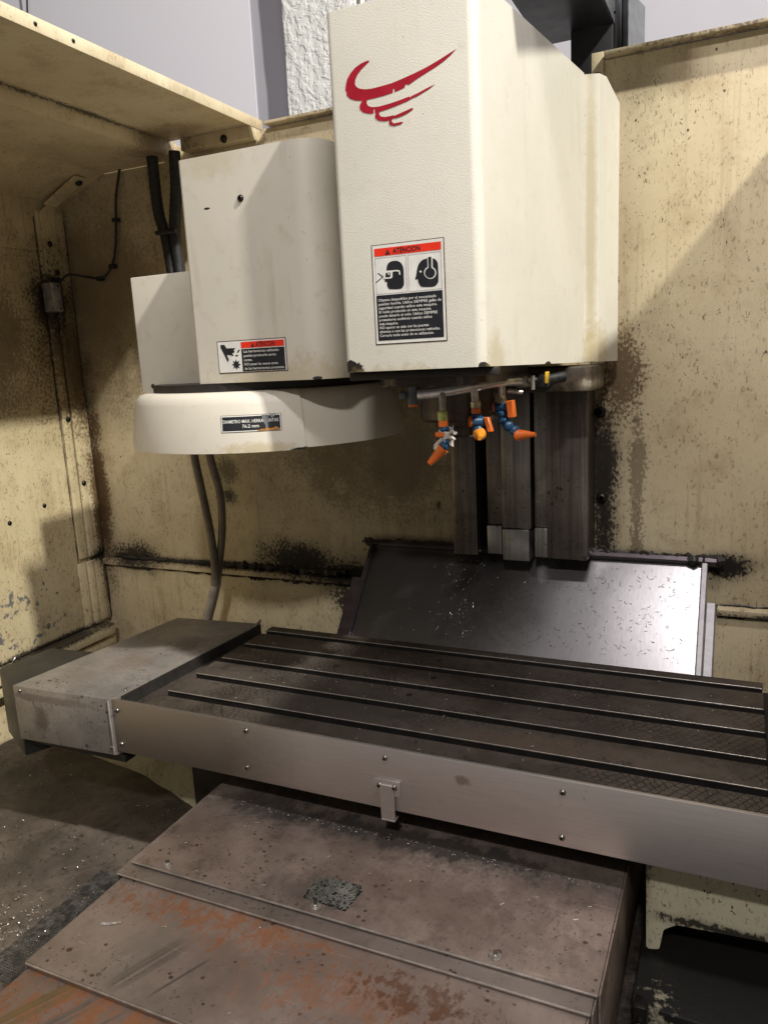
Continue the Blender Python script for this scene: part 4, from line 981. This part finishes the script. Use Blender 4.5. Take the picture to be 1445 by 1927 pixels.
# diameter plate on the hood, wrapped on the curve
HA = math.atan2(1.388 - 1.70, -0.952 + 1.10)
def hood_f(s, t, h):
    z = 1.530 + t
    r = 0.339 + (1.53 - z) * 0.115 + .0006 + h
    a = HA + s / 0.339
    return (HC[0] + r * math.cos(a), HC[1] + r * math.sin(a), z)
dW, dH = .0645, .0172
decal_rect('plate_backing', -dW - .001, dW + .001, -dH - .001, dH + .001, hood_f, .0003, 'sign_edge', ho, 24)
dp = decal_rect('diameter_plate', -dW, dW, -dH, dH, hood_f, .0007, 'sign_white', ho, 24)
decal_rect('black_field', -dW + .0022, dW - .0022, -dH + .0022, dH - .0022, hood_f, .0011, 'sign_black', ho, 24)
decal_text('lettering', ['DIAMETRO MAX. HERRAMIENTAS', '76.2 mm'], hood_f, .0015, 'sign_white', ho, .0098, .0105, -.001, .0015, 'CENTER', .012, widths=[dW * 1.86, dW * .56])
decal_poly('rust_flake', [(.012, -.0165), (.020, -.0135), (.030, -.0125), (.034, -.0105), (.038, -.0125), (.046, -.0125), (.052, -.009), (.058, -.0125), (.061, -.0165)], hood_f, .0019, 'sign_rust', ho)
decal_poly('scratch', [(.024, .0165), (.026, .004), (.030, -.004), (.031, -.012), (.037, -.010), (.036, 0), (.039, .008), (.037, .0165)], hood_f, .0017, 'grey_sheet', ho)
decal_poly('scratch', [(.041, .0165), (.044, .010), (.050, .012), (.055, .0168)], hood_f, .0018, 'sensor_metal', ho)

# ================================================================== hoses, cable, sensor
G1 = 'conduits hanging below the carousel hood'
for lab, pts in zip(('dark flexible conduit below the carousel hood, the one nearer the side wall', 'dark flexible conduit below the carousel hood, bowing out towards the column'), ([(-1.545, 1.93, 1.52), (-1.552, 1.94, 1.395), (-1.541, 1.95, 1.259), (-1.525, 1.95, 1.139), (-1.520, 1.95, 1.03), (-1.528, 1.95, .96)],
            [(-1.50, 1.95, 1.52), (-1.508, 1.96, 1.393), (-1.488, 1.97, 1.257), (-1.494, 1.97, 1.135), (-1.515, 1.968, 1.03), (-1.530, 1.966, .96)])):
    c_ = thing('conduit', lab, 'conduit', (pts[-1][0], pts[-1][1], .7), G1)
    tube('hose', catmull(pts, 7), .0125, 'conduit_dark', c_, 14)
    q = pts[-1]
    tube('hose_end', catmull([q, (q[0] - .022, q[1], .90), (q[0] - .055, q[1] - .01, .80), (q[0] - .075, q[1] - .01, .72)], 7), .0132, 'conduit_pale', c_, 14)
G2 = 'black hoses above the tool changer'
for lab, pts in zip(('ribbed black hose from the roof shelf, slanting on the side wall side', 'ribbed black hose from the roof shelf, hanging straight beside the tool changer cover'), ([(-1.672, 2.03, 2.30), (-1.672, 2.03, 2.20), (-1.662, 2.025, 2.12), (-1.640, 2.02, 2.05), (-1.630, 2.02, 1.95), (-1.625, 2.02, 1.86)],
            [(-1.585, 2.03, 2.30), (-1.592, 2.03, 2.20), (-1.602, 2.025, 2.12), (-1.606, 2.02, 2.05), (-1.600, 2.02, 1.95), (-1.598, 2.02, 1.86)])):
    o = tube('rubber_hose', catmull(pts, 10), [.017 + .0012 * (k % 2) for k in range(51)], 'rubber_black', None, 12)
    tag(o, lab, 'hose', G2)
tag(tube('cable_tie', [(-1.66, 2.0, 2.068), (-1.62, 1.998, 2.066), (-1.585, 2.0, 2.066)], .007, 'rubber_black'), 'black strap binding the two hoses above the tool changer', 'strap')
cb = thing('sensor_cable', 'thin black cable looping down the back wall to the small metal switch', 'cable', (-1.95, 2.07, 1.9))
tube('wire', catmull([(-1.849, 2.085, 2.31), (-1.880, 2.085, 2.22), (-1.892, 2.085, 2.15), (-1.905, 2.085, 2.07), (-1.928, 2.082, 2.005), (-1.975, 2.08, 1.968), (-2.045, 2.075, 1.978), (-2.085, 2.04, 1.985), (-2.095, 2.01, 1.96)], 8), .0042, 'rubber_black', cb, 8)
for p in ((-1.893, 2.085, 2.145), (-1.929, 2.083, 2.002), (-1.99, 2.08, 1.967)):
    box('cable_clip', p[0] - .010, p[0] + .010, 2.075, 2.0985, p[2] - .007, p[2] + .007, 'rubber_black', cb, .003)
ls = thing('limit_switch', 'small worn metal switch box on the corner strip of the side wall', 'switch', (-2.1, 1.985, 1.85))
box('body', -2.1295, -2.085, 1.962, 2.000, 1.862, 1.955, 'sensor_metal', ls, .002)
box('back', -2.1295, -2.09, 2.0005, 2.012, 1.865, 1.975, 'rubber_black', ls, .002)
for z in (1.872, 1.945): dome_screw('screw', (-2.0855, 1.990, z), (1, 0, 0), .004, 'screw_black', ls)
hk = thing('wall_hook', 'small dark shackle hook fixed at the foot of the side wall', 'hook', (-2.07, 1.61, .70))
tube('shackle', catmull([(-2.075, 1.600, .735), (-2.07, 1.598, .765), (-2.07, 1.610, .778), (-2.07, 1.622, .766), (-2.075, 1.620, .735)], 6), .0045, 'screw_steel', hk, 8)
box('lug', -2.084, -2.068, 1.588, 1.600, .715, .748, 'screw_black', hk, .003)
box('lug', -2.084, -2.068, 1.615, 1.630, .715, .748, 'screw_black', hk, .003)

# ================================================================== black housings above the head
th = thing('counterweight_housing', 'black sheet metal housing hanging above the spindle head', 'housing', (-0.42, 1.9, 2.45))
box('box', -0.515, -0.326, 1.62, 2.255, 2.45, 2.575, 'black_sheet', th, .002)
box('side_plate', -0.3255, -0.322, 1.62, 2.25, 2.452, 2.70, 'grey_sheet', th, .0008)
dome_screw('rivet', (-0.322, 2.20, 2.475), (1, 0, 0), .006, 'screw_black', th)
prism('shade_tray', [(-0.50, 1.40), (-0.03, 1.37), (-0.10, 1.90), (-0.30, 2.05), (-0.50, 2.05)], 2.58, 2.66, 'black_sheet', th, .002, 1)  # unseen tray added to cast the shadow on the head's side
tw = thing('black_riser', 'tall black riser post behind the back wall', 'post', (-0.35, 2.25, 0.5))
box('post', -0.43, -0.325, 2.20, 2.30, 0.5, 3.4, 'black_sheet', tw, .003)
box('groove_strip', -0.3245, -0.305, 2.215, 2.30, 0.5, 3.4, 'black_sheet', tw, .002)
prism('side_cheek', [(-0.3045, 2.22), (-0.287, 2.20), (-0.262, 2.33), (-0.3045, 2.33)], 0.5, 2.52, 'grey_sheet', tw, .002, 1)

# ================================================================== swarf
def swarf(name, spots, mat, label, zf, nrm=None, size=(.003, .010), wid=(.0005, .0012), lift=.0012):
    bm = bmesh.new()
    for x, y in spots:
        a = random.uniform(0, 2 * math.pi); l = random.uniform(*size); w = random.uniform(*wid); bend = random.uniform(-1.2, 1.2)
        px, py = x, y; pr = None
        for k in range(4):
            ex, ey = -math.sin(a) * w * (1 - .2 * k), math.cos(a) * w * (1 - .2 * k)
            h = random.uniform(.0006, lift)
            cur = (bm.verts.new(zf(px - ex, py - ey, h)), bm.verts.new(zf(px + ex, py + ey, h + .0004)))
            if pr: bm.faces.new((pr[0], cur[0], cur[1], pr[1]))
            pr = cur; px += math.cos(a) * l / 3; py += math.sin(a) * l / 3; a += bend / 3
    o = from_bm(name, bm, mat); o['kind'] = 'stuff'; o['label'] = label; o['category'] = 'swarf'
    return o
U = random.uniform
def flat(z): return lambda x, y, h: (x, y, z + h)
def in_slot(y): return any(abs(y - s_) < .016 for s_ in slots)
ts = [(U(-1.21, .05), U(1.27, 1.80)) for _ in range(150)] + [(random.gauss(-1.0, .1), U(1.35, 1.7)) for _ in range(60)]
swarf('table_swarf', [p for p in ts if not in_slot(p[1]) and -1.215 < p[0] < .05], 'swarf', 'bright metal chips scattered on the slotted table', flat(.900), size=(.002, .007))
swarf('cover_swarf', [(U(-1.55, -1.31), U(1.26, 1.75)) for _ in range(55)], 'swarf', 'bright metal chips scattered on the table end cover', flat(.905), size=(.002, .008))
swarf('plate_swarf', [(U(-1.04, -.18), U(1.03, 1.26)) for _ in range(50)], 'swarf', 'bright chips scattered on the upper way cover plate', flat(.700), size=(.002, .010))
swarf('seam_swarf', [(U(-.98, -.18), random.gauss(1.262, .006)) for _ in range(170)], 'swarf', 'line of fine chips under the table front panel', flat(.700), size=(.002, .006))
swarf('rusty_plate_swarf', [(U(-1.09, -.3), U(.77, .97)) for _ in range(26)], 'swarf', 'chips lying on the rusty way cover plate', flat(.6845), size=(.003, .011))
swarf('pan_swarf', [(U(-2.1, -1.15), U(.7, 1.55)) for _ in range(200)] + [(random.gauss(-1.42, .07), random.gauss(.93, .07)) for _ in range(260)] + [(random.gauss(-1.30, .03), U(.88, 1.18)) for _ in range(110)],
      'swarf', 'metal chips littering the dark chip pan', flat(.485), size=(.002, .009), wid=(.0004, .0011), lift=.003)
swarf('pan_dirt', [(U(-2.1, -1.15), U(.7, 1.6)) for _ in range(900)], 'swarf_dark', 'black oily chips stuck to the chip pan', flat(.484), size=(.003, .012), wid=(.0006, .0018), lift=.003)
def onguard(x, d, h): return tuple(gp(x, d, h * .6))
swarf('guard_swarf', [(random.gauss(-.70, .035), U(.02, .28)) for _ in range(90)] + [(U(-.95, -.1), U(.03, .28)) for _ in range(22)], 'swarf', 'bright chips clinging to the sloping chip guard', onguard, size=(.002, .008))
swarf('guard_dirt', [(U(-.62, -.09), U(.03, .28)) for _ in range(330)], 'swarf_dark', 'dark curled chips clinging to the sloping chip guard', onguard, size=(.003, .012), wid=(.0004, .001))
swarf('curl_chip', [(-1.005, .872)], 'tape', 'large pale curled chip on the rusty plate', flat(.6845), size=(.035, .036), wid=(.003, .0035), lift=.004)
